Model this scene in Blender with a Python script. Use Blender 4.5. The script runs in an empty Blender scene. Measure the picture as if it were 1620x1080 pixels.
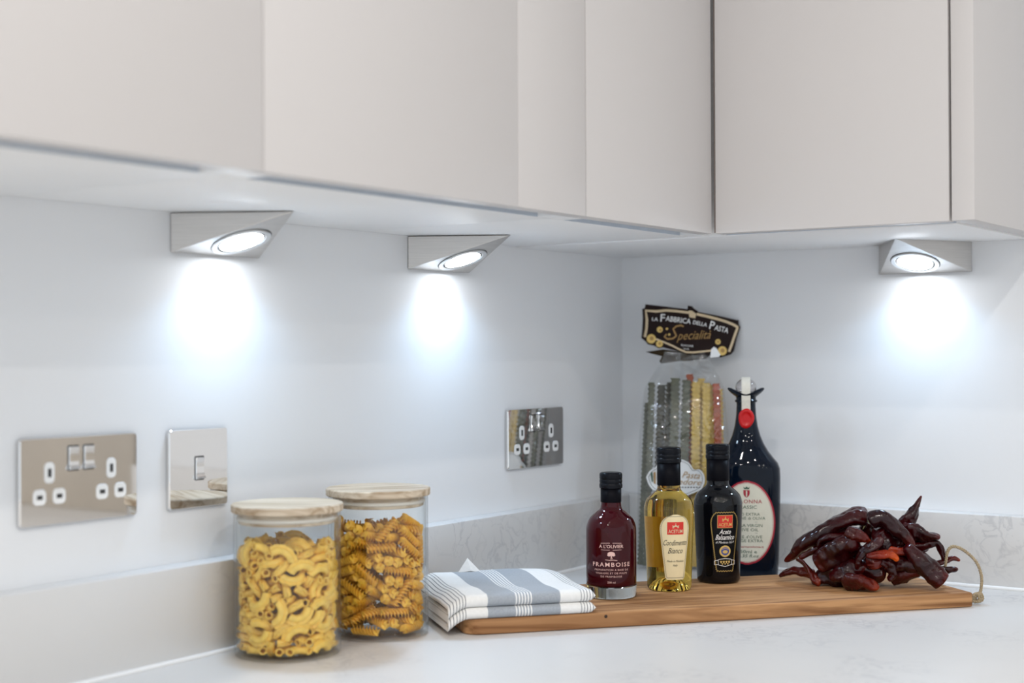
import bpy, bmesh, math, random
from mathutils import Vector, Matrix, noise

# ------------------------------------------------------------------ camera, light, exposure
scene = bpy.context.scene
C = scene.collection
rnd = random.Random(7)

def link(o, parent=None):
    C.objects.link(o)
    if parent is not None:
        o.parent = parent
    return o

cam_data = bpy.data.cameras.new('camera')
cam = link(bpy.data.objects.new('camera', cam_data))
YAW, PITCH, ROLL, FPX = 2.17495, 0.00713, -0.00466, 2338.9
_d = Vector((math.cos(YAW) * math.cos(PITCH), math.sin(YAW) * math.cos(PITCH), math.sin(PITCH)))
_r0 = Vector((math.sin(YAW), -math.cos(YAW), 0))
_u0 = _r0.cross(_d)
_r = math.cos(ROLL) * _r0 + math.sin(ROLL) * _u0
_u = -math.sin(ROLL) * _r0 + math.cos(ROLL) * _u0
_m = Matrix((_r, _u, -_d)).transposed().to_4x4()
_m.translation = Vector((1.20899, -2.06521, 0.3264))
cam.matrix_world = _m
cam_data.sensor_width = 36.0
cam_data.lens = FPX / 1620 * 36.0
cam_data.clip_start = 0.02
cam_data.dof.use_dof = True
cam_data.dof.focus_distance = 1.89
cam_data.dof.aperture_fstop = 3.4
scene.camera = cam

world = bpy.data.worlds.new('room_light')
scene.world = world
world.use_nodes = True
bg = world.node_tree.nodes['Background']
bg.inputs[0].default_value = (0.87, 0.935, 1.0, 1)      # soft daylight from the open room behind the camera
bg.inputs[1].default_value = 0.42

LED_POWER = 0.15
LED_COLOR = (0.42, 0.69, 1.0)
DOWNLIGHT_POWER = 2.0

vs = scene.view_settings
vs.view_transform = 'Standard'
vs.look = 'None'
vs.gamma = 1.0
vs.use_curve_mapping = False
vs.exposure = 1.36
scene.cycles.caustics_reflective = False
scene.cycles.caustics_refractive = False
scene.cycles.transparent_max_bounces = 16
scene.cycles.diffuse_bounces = 6

# ------------------------------------------------------------------ materials
def new_mat(name):
    m = bpy.data.materials.new(name)
    m.use_nodes = True
    nt = m.node_tree
    return m, nt, nt.nodes['Principled BSDF']

def mk(name, col, rough=0.5, metal=0.0, spec=0.5, coat=0.0, var=0.0, vscale=40.0, bump=0.0, bscale=200.0,
       trans=0.0, ior=1.45, emit=None, estr=0.0, stretch=(1, 1, 1), sheen=0.0):
    m, nt, b = new_mat(name)
    N, L = nt.nodes, nt.links
    b.inputs['Base Color'].default_value = (*col, 1)
    b.inputs['Roughness'].default_value = rough
    b.inputs['Metallic'].default_value = metal
    b.inputs['Specular IOR Level'].default_value = spec
    b.inputs['Coat Weight'].default_value = coat
    b.inputs['Coat Roughness'].default_value = 0.08
    b.inputs['Transmission Weight'].default_value = trans
    b.inputs['IOR'].default_value = ior
    b.inputs['Sheen Weight'].default_value = sheen
    if emit:
        b.inputs['Emission Color'].default_value = (*emit, 1)
        b.inputs['Emission Strength'].default_value = estr
    tc = mp = None
    if var or bump:
        tc = N.new('ShaderNodeTexCoord')
        mp = N.new('ShaderNodeMapping')
        mp.inputs['Scale'].default_value = stretch
        L.new(tc.outputs['Object'], mp.inputs['Vector'])
    if var:
        n = N.new('ShaderNodeTexNoise')
        n.inputs['Scale'].default_value = vscale
        n.inputs['Detail'].default_value = 4
        L.new(mp.outputs[0], n.inputs['Vector'])
        r = N.new('ShaderNodeValToRGB')
        r.color_ramp.elements[0].position = 0.3
        r.color_ramp.elements[1].position = 0.7
        r.color_ramp.elements[0].color = (*[max(0, c * (1 - var)) for c in col], 1)
        r.color_ramp.elements[1].color = (*[min(1, c * (1 + var)) for c in col], 1)
        L.new(n.outputs['Fac'], r.inputs['Fac'])
        L.new(r.outputs['Color'], b.inputs['Base Color'])
    if bump:
        n2 = N.new('ShaderNodeTexNoise')
        n2.inputs['Scale'].default_value = bscale
        n2.inputs['Detail'].default_value = 3
        L.new(mp.outputs[0], n2.inputs['Vector'])
        bp = N.new('ShaderNodeBump')
        bp.inputs['Strength'].default_value = bump
        bp.inputs['Distance'].default_value = 0.002
        L.new(n2.outputs['Fac'], bp.inputs['Height'])
        L.new(bp.outputs[0], b.inputs['Normal'])
    return m

def stone(name, col, vein):
    m, nt, b = new_mat(name)
    N, L = nt.nodes, nt.links
    tc = N.new('ShaderNodeTexCoord')
    n1 = N.new('ShaderNodeTexNoise'); n1.inputs['Scale'].default_value = 5.0; n1.inputs['Detail'].default_value = 5
    n2 = N.new('ShaderNodeTexNoise'); n2.inputs['Scale'].default_value = 34.0; n2.inputs['Detail'].default_value = 7; n2.inputs['Distortion'].default_value = 0.9
    L.new(tc.outputs['Object'], n1.inputs['Vector']); L.new(tc.outputs['Object'], n2.inputs['Vector'])
    # fine irregular veins where the second noise crosses its middle value
    s = N.new('ShaderNodeMath'); s.operation = 'SUBTRACT'; s.inputs[1].default_value = 0.5
    a = N.new('ShaderNodeMath'); a.operation = 'ABSOLUTE'
    L.new(n2.outputs['Fac'], s.inputs[0]); L.new(s.outputs[0], a.inputs[0])
    r = N.new('ShaderNodeValToRGB')
    r.color_ramp.elements[0].position = 0.0; r.color_ramp.elements[0].color = (1, 1, 1, 1)
    r.color_ramp.elements[1].position = 0.045; r.color_ramp.elements[1].color = (0, 0, 0, 1)
    L.new(a.outputs[0], r.inputs['Fac'])
    r2 = N.new('ShaderNodeValToRGB')
    r2.color_ramp.elements[0].position = 0.50; r2.color_ramp.elements[0].color = (0, 0, 0, 1)
    r2.color_ramp.elements[1].position = 0.64; r2.color_ramp.elements[1].color = (1, 1, 1, 1)
    L.new(n1.outputs['Fac'], r2.inputs['Fac'])
    mu = N.new('ShaderNodeMath'); mu.operation = 'MULTIPLY'
    L.new(r.outputs[0], mu.inputs[0]); L.new(r2.outputs[0], mu.inputs[1])
    mu2 = N.new('ShaderNodeMath'); mu2.operation = 'MULTIPLY'; mu2.inputs[1].default_value = 0.42
    L.new(mu.outputs[0], mu2.inputs[0])
    base = N.new('ShaderNodeMix'); base.data_type = 'RGBA'
    base.inputs['A'].default_value = (*col, 1)
    base.inputs['B'].default_value = (*[c * 0.90 for c in col], 1)
    L.new(n1.outputs['Fac'], base.inputs['Factor'])
    mx = N.new('ShaderNodeMix'); mx.data_type = 'RGBA'
    L.new(mu2.outputs[0], mx.inputs['Factor'])
    L.new(base.outputs['Result'], mx.inputs['A'])
    mx.inputs['B'].default_value = (*vein, 1)
    L.new(mx.outputs['Result'], b.inputs['Base Color'])
    b.inputs['Roughness'].default_value = 0.40
    return m

def wood(name, light, dark, scale=1.0, rough=0.45, axis=0, stave=0.0):
    """Grain runs along the local axis given; staves change tone across it."""
    m, nt, b = new_mat(name)
    N, L = nt.nodes, nt.links
    tc = N.new('ShaderNodeTexCoord')
    mp = N.new('ShaderNodeMapping')
    sc = [55 * scale] * 3; sc[axis] = 4.0 * scale
    mp.inputs['Scale'].default_value = sc
    L.new(tc.outputs['Object'], mp.inputs['Vector'])
    n = N.new('ShaderNodeTexNoise'); n.inputs['Scale'].default_value = 1.0; n.inputs['Detail'].default_value = 6; n.inputs['Distortion'].default_value = 1.6
    L.new(mp.outputs[0], n.inputs['Vector'])
    r = N.new('ShaderNodeValToRGB')
    r.color_ramp.elements[0].position = 0.30; r.color_ramp.elements[0].color = (*dark, 1)
    r.color_ramp.elements[1].position = 0.62; r.color_ramp.elements[1].color = (*light, 1)
    L.new(n.outputs['Fac'], r.inputs['Fac'])
    out = r.outputs['Color']
    if stave:
        sep = N.new('ShaderNodeSeparateXYZ'); L.new(tc.outputs['Object'], sep.inputs[0])
        mul = N.new('ShaderNodeMath'); mul.operation = 'MULTIPLY'; mul.inputs[1].default_value = 1 / stave
        L.new(sep.outputs['Y' if axis == 0 else 'X'], mul.inputs[0])
        fl = N.new('ShaderNodeMath'); fl.operation = 'FLOOR'; L.new(mul.outputs[0], fl.inputs[0])
        wn = N.new('ShaderNodeTexWhiteNoise'); wn.noise_dimensions = '1D'; L.new(fl.outputs[0], wn.inputs['W'])
        mr = N.new('ShaderNodeMapRange'); mr.inputs['To Min'].default_value = 0.78; mr.inputs['To Max'].default_value = 1.12
        L.new(wn.outputs['Value'], mr.inputs['Value'])
        mx = N.new('ShaderNodeMix'); mx.data_type = 'RGBA'; mx.blend_type = 'MULTIPLY'
        mx.inputs['Factor'].default_value = 1.0
        L.new(out, mx.inputs['A']); L.new(mr.outputs[0], mx.inputs['B'])
        out = mx.outputs['Result']
    L.new(out, b.inputs['Base Color'])
    b.inputs['Specular IOR Level'].default_value = 0.3
    b.inputs['Roughness'].default_value = rough
    bp = N.new('ShaderNodeBump'); bp.inputs['Strength'].default_value = 0.12; bp.inputs['Distance'].default_value = 0.001
    L.new(n.outputs['Fac'], bp.inputs['Height']); L.new(bp.outputs[0], b.inputs['Normal'])
    return m

def thin_glass(name, tint=(0.97, 0.985, 0.98), ior=1.45, rough=0.0, bump=0.0, gain=1.0):
    m = bpy.data.materials.new(name); m.use_nodes = True
    nt = m.node_tree; N, L = nt.nodes, nt.links
    N.remove(N['Principled BSDF'])
    tr = N.new('ShaderNodeBsdfTransparent'); tr.inputs[0].default_value = (*tint, 1)
    gl = N.new('ShaderNodeBsdfGlossy'); gl.inputs['Roughness'].default_value = rough
    # thin sheet: reflectance by Schlick's rule, the same from either face
    fr = N.new('ShaderNodeLayerWeight'); fr.inputs['Blend'].default_value = 0.5
    pw = N.new('ShaderNodeMath'); pw.operation = 'POWER'; pw.inputs[1].default_value = 5.0
    f0 = ((ior - 1) / (ior + 1)) ** 2
    mu = N.new('ShaderNodeMath'); mu.operation = 'MULTIPLY_ADD'; mu.use_clamp = True
    mu.inputs[1].default_value = (1 - f0) * gain; mu.inputs[2].default_value = f0 * gain
    mx = N.new('ShaderNodeMixShader')
    L.new(fr.outputs['Facing'], pw.inputs[0]); L.new(pw.outputs[0], mu.inputs[0]); L.new(mu.outputs[0], mx.inputs[0])
    L.new(tr.outputs[0], mx.inputs[1]); L.new(gl.outputs[0], mx.inputs[2])
    L.new(mx.outputs[0], N['Material Output'].inputs['Surface'])
    if bump:
        tc = N.new('ShaderNodeTexCoord'); n = N.new('ShaderNodeTexNoise')
        n.inputs['Scale'].default_value = 28; n.inputs['Detail'].default_value = 2; n.inputs['Distortion'].default_value = 1.5
        L.new(tc.outputs['Object'], n.inputs['Vector'])
        bp = N.new('ShaderNodeBump'); bp.inputs['Strength'].default_value = bump; bp.inputs['Distance'].default_value = 0.01
        L.new(n.outputs['Fac'], bp.inputs['Height'])
        L.new(bp.outputs[0], gl.inputs['Normal']); L.new(bp.outputs[0], fr.inputs['Normal'])
    return m

def ramp_uv(name, stops, rough=0.3, coat=0.5, var=0.35):
    """Skin colour that runs along the length (UV x), mottled by noise."""
    m, nt, b = new_mat(name)
    N, L = nt.nodes, nt.links
    uv = N.new('ShaderNodeUVMap'); sep = N.new('ShaderNodeSeparateXYZ'); L.new(uv.outputs[0], sep.inputs[0])
    tc = N.new('ShaderNodeTexCoord')
    n = N.new('ShaderNodeTexNoise'); n.inputs['Scale'].default_value = 70; n.inputs['Detail'].default_value = 4
    L.new(tc.outputs['Object'], n.inputs['Vector'])
    r = N.new('ShaderNodeValToRGB')
    els = r.color_ramp.elements
    els[0].position, els[0].color = stops[0][0], (*stops[0][1], 1)
    els[1].position, els[1].color = stops[-1][0], (*stops[-1][1], 1)
    for p, c in stops[1:-1]:
        e = els.new(p); e.color = (*c, 1)
    add = N.new('ShaderNodeMath'); add.operation = 'MULTIPLY_ADD'
    L.new(n.outputs['Fac'], add.inputs[0]); add.inputs[1].default_value = var; L.new(sep.outputs[0], add.inputs[2])
    sub = N.new('ShaderNodeMath'); sub.operation = 'SUBTRACT'; sub.inputs[1].default_value = var / 2
    L.new(add.outputs[0], sub.inputs[0]); L.new(sub.outputs[0], r.inputs['Fac'])
    L.new(r.outputs[0], b.inputs['Base Color'])
    b.inputs['Roughness'].default_value = rough
    b.inputs['Specular IOR Level'].default_value = 0.10
    b.inputs['Coat Weight'].default_value = min(1.0, coat * 0.9)
    b.inputs['Coat Roughness'].default_value = 0.10
    n2 = N.new('ShaderNodeTexNoise'); n2.inputs['Scale'].default_value = 95; n2.inputs['Detail'].default_value = 3; n2.inputs['Distortion'].default_value = 1.2
    L.new(tc.outputs['Object'], n2.inputs['Vector'])
    bp = N.new('ShaderNodeBump'); bp.inputs['Strength'].default_value = 0.75; bp.inputs['Distance'].default_value = 0.0028
    L.new(n2.outputs['Fac'], bp.inputs['Height']); L.new(bp.outputs[0], b.inputs['Normal'])
    return m

M = {}
M['paint'] = mk('wall_paint', (0.79, 0.80, 0.815), 0.55, spec=0.3, bump=0.03, bscale=350)
M['ceiling'] = mk('ceiling_paint', (0.82, 0.82, 0.81), 0.8, var=0.01)
M['floor'] = wood('floor_oak', (0.42, 0.33, 0.24), (0.28, 0.21, 0.15), 0.25, 0.5, stave=0.18)
M['tan'] = mk('tan_splashback', (0.46, 0.41, 0.35), 0.25, var=0.06, vscale=6)
M['quartz'] = stone('quartz', (0.71, 0.70, 0.69), (0.36, 0.36, 0.38))
M['sealant'] = mk('white_sealant', (0.86, 0.86, 0.86), 0.35, var=0.01)
M['door'] = mk('matt_door', (0.63, 0.607, 0.60), 0.45, spec=0.3, var=0.003, vscale=3)
M['carcass'] = mk('carcass_board', (0.86, 0.865, 0.87), 0.5, spec=0.2, var=0.012, vscale=5)
M['shaded_edge'] = mk('blue_grey_shade', (0.50, 0.56, 0.64), 0.4, spec=0.4, var=0.02)  # bluish shade of the finger channel, painted in as a darker colour
M['gapdark'] = mk('dark_gap', (0.30, 0.25, 0.23), 0.7, var=0.05)
M['steel'] = mk('brushed_steel', (0.60, 0.58, 0.56), 0.36, 1.0, var=0.05, vscale=20, stretch=(1, 1, 30))
M['steel_bright'] = mk('satin_steel', (0.72, 0.73, 0.74), 0.30, 1.0, var=0.03, vscale=30)
M['chrome'] = mk('polished_chrome', (0.80, 0.79, 0.78), 0.035, 1.0, var=0.01, vscale=5)
M['insert'] = mk('white_insert', (0.86, 0.86, 0.85), 0.35, var=0.01)
M['slot'] = mk('dark_slot', (0.03, 0.03, 0.03), 0.6, var=0.1)
M['led'] = mk('led_lens', (0.95, 0.97, 1.0), 0.4, emit=(0.90, 0.95, 1.0), estr=14.0)
M['warmled'] = mk('downlight_lens', (0.95, 0.9, 0.85), 0.4, emit=(1.0, 0.88, 0.72), estr=25.0)
M['jarglass'] = thin_glass('jar_glass', (0.985, 0.992, 0.99), gain=0.9)
M['film'] = thin_glass('cellophane', (0.965, 0.97, 0.97), ior=1.5, rough=0.04, bump=0.6, gain=2.2)
M['glass'] = mk('thick_clear_glass', (0.93, 0.96, 0.94), 0.0, trans=1.0, ior=1.45, var=0.01)
M['stopper'] = thin_glass('stopper_glass', (0.90, 0.88, 0.88), gain=3.5)
M['lidwood'] = wood('lid_wood', (0.66, 0.55, 0.42), (0.36, 0.25, 0.15), 1.3, 0.55)
M['board'] = wood('acacia_board', (0.62, 0.33, 0.145), (0.20, 0.075, 0.022), 0.75, 0.6, stave=0.058)
M['knot'] = mk('knot', (0.04, 0.02, 0.012), 0.7, var=0.2)
M['twine'] = mk('jute_twine', (0.42, 0.33, 0.21), 0.85, var=0.25, vscale=500, bump=0.6, bscale=900)
M['seal'] = mk('silicone_seal', (0.72, 0.66, 0.58), 0.4, var=0.02)
M['elbow'] = mk('dry_pasta_pale', (0.93, 0.60, 0.11), 0.42, var=0.10, vscale=150, bump=0.1, bscale=600)
M['fusilli'] = mk('dry_pasta_gold', (0.87, 0.49, 0.05), 0.40, var=0.12, vscale=150, bump=0.1, bscale=600)
M['rib_green'] = mk('spinach_ribbon', (0.105, 0.108, 0.070), 0.5, var=0.2, vscale=120, bump=0.1, bscale=500)
M['rib_yellow'] = mk('egg_ribbon', (0.64, 0.43, 0.10), 0.5, var=0.12, vscale=120, bump=0.1, bscale=500)
M['rib_red'] = mk('tomato_ribbon', (0.40, 0.075, 0.02), 0.5, var=0.15, vscale=120, bump=0.1, bscale=500)
M['rib_dark'] = mk('dark_ribbon', (0.045, 0.042, 0.024), 0.5, var=0.2, vscale=120, bump=0.1, bscale=500)
M['cloth_white'] = mk('white_cotton', (0.80, 0.79, 0.77), 0.9, sheen=0.2, var=0.03, vscale=300, bump=0.25, bscale=1400)
M['cloth_grey'] = mk('grey_cotton', (0.335, 0.36, 0.395), 0.9, sheen=0.2, var=0.08, vscale=500, bump=0.25, bscale=1400)
M['cloth_line'] = mk('charcoal_cotton', (0.115, 0.12, 0.135), 0.9, sheen=0.2, var=0.08, vscale=500)
M['cap'] = mk('black_cap', (0.006, 0.007, 0.010), 0.22, var=0.1, spec=0.12)
M['sleeve'] = mk('black_sleeve', (0.004, 0.004, 0.006), 0.4, var=0.1, spec=0.06)
M['blackglass'] = mk('black_bottle_glass', (0.002, 0.0025, 0.004), 0.03, spec=0.35, var=0.1)
M['oilglass'] = mk('dark_blue_bottle_glass', (0.002, 0.005, 0.012), 0.03, spec=0.26, var=0.1)
M['raspberry'] = mk('raspberry_vinegar', (0.05, 0.0015, 0.005), 0.02, trans=0.25, ior=1.4, spec=0.35, var=0.02)
M['golden'] = mk('golden_vinegar', (0.95, 0.63, 0.115), 0.0, trans=1.0, ior=1.38, var=0.01)
M['paper_cream'] = mk('cream_label', (0.80, 0.68, 0.42), 0.55, var=0.02, vscale=90)
M['paper_back'] = mk('back_label', (0.85, 0.50, 0.10), 0.6, var=0.04, vscale=90)
_m = M['paper_back']; _nt = _m.node_tree
_t = _nt.nodes.new('ShaderNodeBsdfTranslucent'); _t.inputs[0].default_value = (0.95, 0.62, 0.20, 1)
_x = _nt.nodes.new('ShaderNodeMixShader'); _x.inputs[0].default_value = 0.6
_nt.links.new(_nt.nodes['Principled BSDF'].outputs[0], _x.inputs[1]); _nt.links.new(_t.outputs[0], _x.inputs[2])
_nt.links.new(_x.outputs[0], _nt.nodes['Material Output'].inputs['Surface'])
M['paper_pale'] = mk('pale_oval_label', (0.66, 0.65, 0.55), 0.5, var=0.02, vscale=90)
M['paper_strip'] = mk('paper_strip', (0.66, 0.64, 0.57), 0.6, var=0.06, vscale=200)
M['black_label'] = mk('black_label', (0.004, 0.004, 0.005), 0.35, spec=0.15, var=0.1)
M['ink_red'] = mk('red_ink', (0.62, 0.03, 0.02), 0.45, var=0.03)
M['ink_crimson'] = mk('crimson_ink', (0.36, 0.012, 0.03), 0.45, var=0.03)
M['ink_black'] = mk('black_ink', (0.02, 0.018, 0.016), 0.5, var=0.05)
M['ink_green'] = mk('green_ink', (0.06, 0.12, 0.08), 0.5, var=0.05)
M['ink_white'] = mk('white_ink', (0.86, 0.85, 0.83), 0.5, var=0.02)
M['ink_gold'] = mk('gold_ink', (0.66, 0.46, 0.14), 0.4, metal=0.25, var=0.06)
M['ink_dimgold'] = mk('bronze_ink', (0.36, 0.21, 0.07), 0.4, metal=0.25, var=0.06)
M['ink_pink'] = mk('pink_print', (0.72, 0.47, 0.42), 0.5, var=0.03)
M['ink_blue'] = mk('blue_ink', (0.05, 0.07, 0.30), 0.45, var=0.05)
M['wax'] = mk('red_wax', (0.50, 0.004, 0.006), 0.25, spec=0.3, coat=0.15, var=0.05)
M['card'] = mk('brown_card', (0.016, 0.007, 0.006), 0.45, spec=0.15, var=0.15)
M['card_cream'] = mk('cream_print', (0.66, 0.52, 0.33), 0.5, var=0.03)
M['card_back'] = mk('olive_card', (0.030, 0.018, 0.006), 0.5, spec=0.15, var=0.3, vscale=120)
M['flap'] = mk('white_tape', (0.85, 0.87, 0.89), 0.4, var=0.02)
M['sticker'] = mk('white_sticker', (0.74, 0.75, 0.75), 0.45, var=0.02)
M['stem'] = mk('straw_calyx', (0.46, 0.42, 0.20), 0.7, var=0.2, vscale=300)
M['ch_dark'] = ramp_uv('dark_chilli_skin', [(0.0, (0.045, 0.0008, 0.0016)), (0.5, (0.014, 0.0003, 0.0009)), (0.85, (0.036, 0.0007, 0.0010)), (1.0, (0.085, 0.004, 0.002))], 0.28, 0.6)
M['ch_red'] = ramp_uv('red_chilli_skin', [(0.0, (0.035, 0.003, 0.003)), (0.45, (0.055, 0.004, 0.0035)), (0.8, (0.10, 0.008, 0.004)), (1.0, (0.26, 0.03, 0.005))], 0.3, 0.5)
M['ch_orange'] = ramp_uv('orange_chilli_flesh', [(0.0, (0.07, 0.004, 0.003)), (0.5, (0.22, 0.016, 0.003)), (1.0, (0.58, 0.085, 0.005))], 0.35, 0.4)
M['ch_curl'] = ramp_uv('two_tone_chilli_skin', [(0.0, (0.014, 0.0015, 0.003)), (0.40, (0.022, 0.0025, 0.003)), (0.60, (0.10, 0.010, 0.006)), (0.8, (0.24, 0.018, 0.004)), (1.0, (0.42, 0.04, 0.004))], 0.28, 0.6, 0.2)

# ------------------------------------------------------------------ mesh helpers
def obj(name, data, mat=None, parent=None, smooth=False, loc=None, rot=None):
    """data: (verts, faces) or a bmesh. Links ONE mesh object."""
    me = bpy.data.meshes.new(name)
    if isinstance(data, bmesh.types.BMesh):
        data.to_mesh(me); data.free()
    else:
        me.from_pydata([tuple(v) for v in data[0]], [], data[1])
    me.validate(); me.update()
    if smooth:
        me.polygons.foreach_set('use_smooth', [True] * len(me.polygons))
    if mat is not None:
        for x in (mat if isinstance(mat, (list, tuple)) else [mat]):
            me.materials.append(M[x])
    o = link(bpy.data.objects.new(name, me), parent)
    if loc is not None: o.location = loc
    if rot is not None: o.rotation_euler = rot
    return o

def thing(name, label, cat, loc=(0, 0, 0), rz=0.0, group=None):
    o = link(bpy.data.objects.new(name, None))
    o.empty_display_size = 0.02
    o.location = loc; o.rotation_euler = (0, 0, rz)
    return tag(o, label, cat, group)

def tag(o, label, cat, group=None):
    o['label'] = label; o['category'] = cat
    if group: o['group'] = group
    return o

def structure(o):
    o['kind'] = 'structure'
    return o

def auto_smooth(o, angle=0.6):
    me = o.data
    me.polygons.foreach_set('use_smooth', [True] * len(me.polygons))
    bm = bmesh.new(); bm.from_mesh(me)
    for e in bm.edges:
        if len(e.link_faces) == 2 and e.calc_face_angle(0) > angle:
            e.smooth = False
    bm.to_mesh(me); bm.free()
    return o

def box(x0, x1, y0, y1, z0, z1, bev=0.0, seg=2):
    bm = bmesh.new()
    bmesh.ops.create_cube(bm, size=1.0, matrix=Matrix.Translation(((x0 + x1) / 2, (y0 + y1) / 2, (z0 + z1) / 2)) @ Matrix.Diagonal((x1 - x0, y1 - y0, z1 - z0, 1)))
    if bev:
        bmesh.ops.bevel(bm, geom=bm.edges[:], offset=bev, segments=seg, profile=0.5, affect='EDGES')
    return bm

def lathe(profile, seg=48, cap0=True, cap1=True):
    v, f = [], []
    for r, z in profile:
        for k in range(seg):
            a = 2 * math.pi * k / seg
            v.append((r * math.cos(a), r * math.sin(a), z))
    n = len(profile)
    for i in range(n - 1):
        for k in range(seg):
            k2 = (k + 1) % seg
            f.append((i * seg + k, i * seg + k2, (i + 1) * seg + k2, (i + 1) * seg + k))
    if cap0: f.append(tuple(range(seg - 1, -1, -1)))
    if cap1: f.append(tuple((n - 1) * seg + k for k in range(seg)))
    return v, f

def smooth_profile(pts, n=6):
    """Catmull-Rom through (r, z) points."""
    out = []
    P = [pts[0]] + list(pts) + [pts[-1]]
    for i in range(1, len(P) - 2):
        p0, p1, p2, p3 = P[i - 1], P[i], P[i + 1], P[i + 2]
        for k in range(n):
            t = k / n
            out.append(tuple(0.5 * (2 * p1[j] + (p2[j] - p0[j]) * t + (2 * p0[j] - 5 * p1[j] + 4 * p2[j] - p3[j]) * t * t + (3 * p1[j] - p0[j] - 3 * p2[j] + p3[j]) * t ** 3) for j in range(len(p1))))
    out.append(tuple(pts[-1]))
    return out

def tube(path, radii, seg=10, caps=True, shape=None, uv=False):
    """Tube along a list of points with parallel-transported rings. shape(i,k,t,a)-> radius factor."""
    P = [Vector(p) for p in path]
    n = len(P)
    T = [(P[min(i + 1, n - 1)] - P[max(i - 1, 0)]).normalized() for i in range(n)]
    nrm = T[0].orthogonal().normalized()
    v, f = [], []
    for i in range(n):
        if i:
            ax = T[i - 1].cross(T[i])
            if ax.length > 1e-9:
                nrm = Matrix.Rotation(T[i - 1].angle(T[i]), 3, ax.normalized()) @ nrm
        nrm = (nrm - T[i] * nrm.dot(T[i])).normalized()
        bn = T[i].cross(nrm)
        for k in range(seg):
            a = 2 * math.pi * k / seg
            r = radii[i] * (shape(i, k, i / (n - 1), a) if shape else 1)
            v.append(P[i] + nrm * r * math.cos(a) + bn * r * math.sin(a))
    for i in range(n - 1):
        for k in range(seg):
            k2 = (k + 1) % seg
            f.append((i * seg + k, i * seg + k2, (i + 1) * seg + k2, (i + 1) * seg + k))
    if caps:
        f.append(tuple(range(seg - 1, -1, -1)))
        f.append(tuple((n - 1) * seg + k for k in range(seg)))
    return v, f

def join(*parts):
    v, f = [], []
    for pv, pf in parts:
        o = len(v)
        v += list(pv); f += [tuple(i + o for i in q) for q in pf]
    return v, f

def rounded_poly(w, h, r, n=5):
    """Rounded rectangle outline centred on the origin."""
    out = []
    for cx, cy, a0 in ((w / 2 - r, h / 2 - r, 0), (-w / 2 + r, h / 2 - r, 90), (-w / 2 + r, -h / 2 + r, 180), (w / 2 - r, -h / 2 + r, 270)):
        for k in range(n + 1):
            a = math.radians(a0 + 90 * k / n)
            out.append((cx + r * math.cos(a), cy + r * math.sin(a)))
    return out

def prism(poly, y0, y1, top=None):
    """Extrude an outline (x, z) from y0 to y1 (front faces -y)."""
    n = len(poly)
    v = [(x, y0, z) for x, z in poly] + [(x, y1, z) for x, z in poly]
    f = [tuple(range(n)), tuple(range(2 * n - 1, n - 1, -1))]
    f += [(i, n + i, n + (i + 1) % n, (i + 1) % n) for i in range(n)]
    return v, f

def prism_bev(poly, y0, y1, b):
    """Same with a small chamfer on the front outline."""
    n = len(poly)
    cx = sum(p[0] for p in poly) / n; cz = sum(p[1] for p in poly) / n
    def inset(p):
        d = Vector((p[0] - cx, p[1] - cz)); l = max(d.length, 1e-6)
        return (p[0] - d.x / l * b, p[1] - d.y / l * b)
    v = [(*((inset(p)[0]), y0, inset(p)[1]),) for p in poly] + [(x, y0 + b, z) for x, z in poly] + [(x, y1, z) for x, z in poly]
    f = [tuple(range(n)), tuple(range(3 * n - 1, 2 * n - 1, -1))]
    for q in (0, n):
        f += [(q + i, q + n + i, q + n + (i + 1) % n, q + (i + 1) % n) for i in range(n)]
    return v, f

# flat lettering and print -----------------------------------------------------
def text2d(s, size, pos=(0, 0), rot=0.0, shear=0.0, xs=1.0, align='CENTER', bold=0.0, space=1.0):
    cu = bpy.data.curves.new('lettering', 'FONT')
    cu.body = s; cu.size = size; cu.align_x = align; cu.align_y = 'CENTER'
    cu.shear = shear; cu.resolution_u = 2; cu.offset = bold; cu.space_character = space
    ob = bpy.data.objects.new('lettering', cu); C.objects.link(ob)
    dg = bpy.context.evaluated_depsgraph_get()
    me = ob.evaluated_get(dg).to_mesh()
    v = [(p.co.x, p.co.y) for p in me.vertices]
    f = [tuple(p.vertices) for p in me.polygons]
    ob.evaluated_get(dg).to_mesh_clear()
    bpy.data.objects.remove(ob); bpy.data.curves.remove(cu)
    c, s_ = math.cos(rot), math.sin(rot)
    return [(pos[0] + (x * xs) * c - y * s_, pos[1] + (x * xs) * s_ + y * c) for x, y in v], f

def stroke2d(pts, w):
    """A polyline drawn with width w."""
    v, f = [], []
    n = len(pts)
    for i, p in enumerate(pts):
        a = Vector(pts[max(i - 1, 0)]); b = Vector(pts[min(i + 1, n - 1)])
        d = (b - a).normalized() if (b - a).length > 1e-9 else Vector((1, 0))
        nn = Vector((-d.y, d.x)) * w / 2
        v += [(p[0] + nn.x, p[1] + nn.y), (p[0] - nn.x, p[1] - nn.y)]
    for i in range(n - 1):
        f.append((2 * i, 2 * i + 1, 2 * i + 3, 2 * i + 2))
    return v, f

def disc2d(cx, cy, r, n=20, ry=None):
    ry = ry or r
    return [(cx, cy)] + [(cx + r * math.cos(2 * math.pi * k / n), cy + ry * math.sin(2 * math.pi * k / n)) for k in range(n)], [(0, 1 + k, 1 + (k + 1) % n) for k in range(n)]

def poly2d(pts):
    return list(pts), [tuple(range(len(pts)))]

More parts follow.
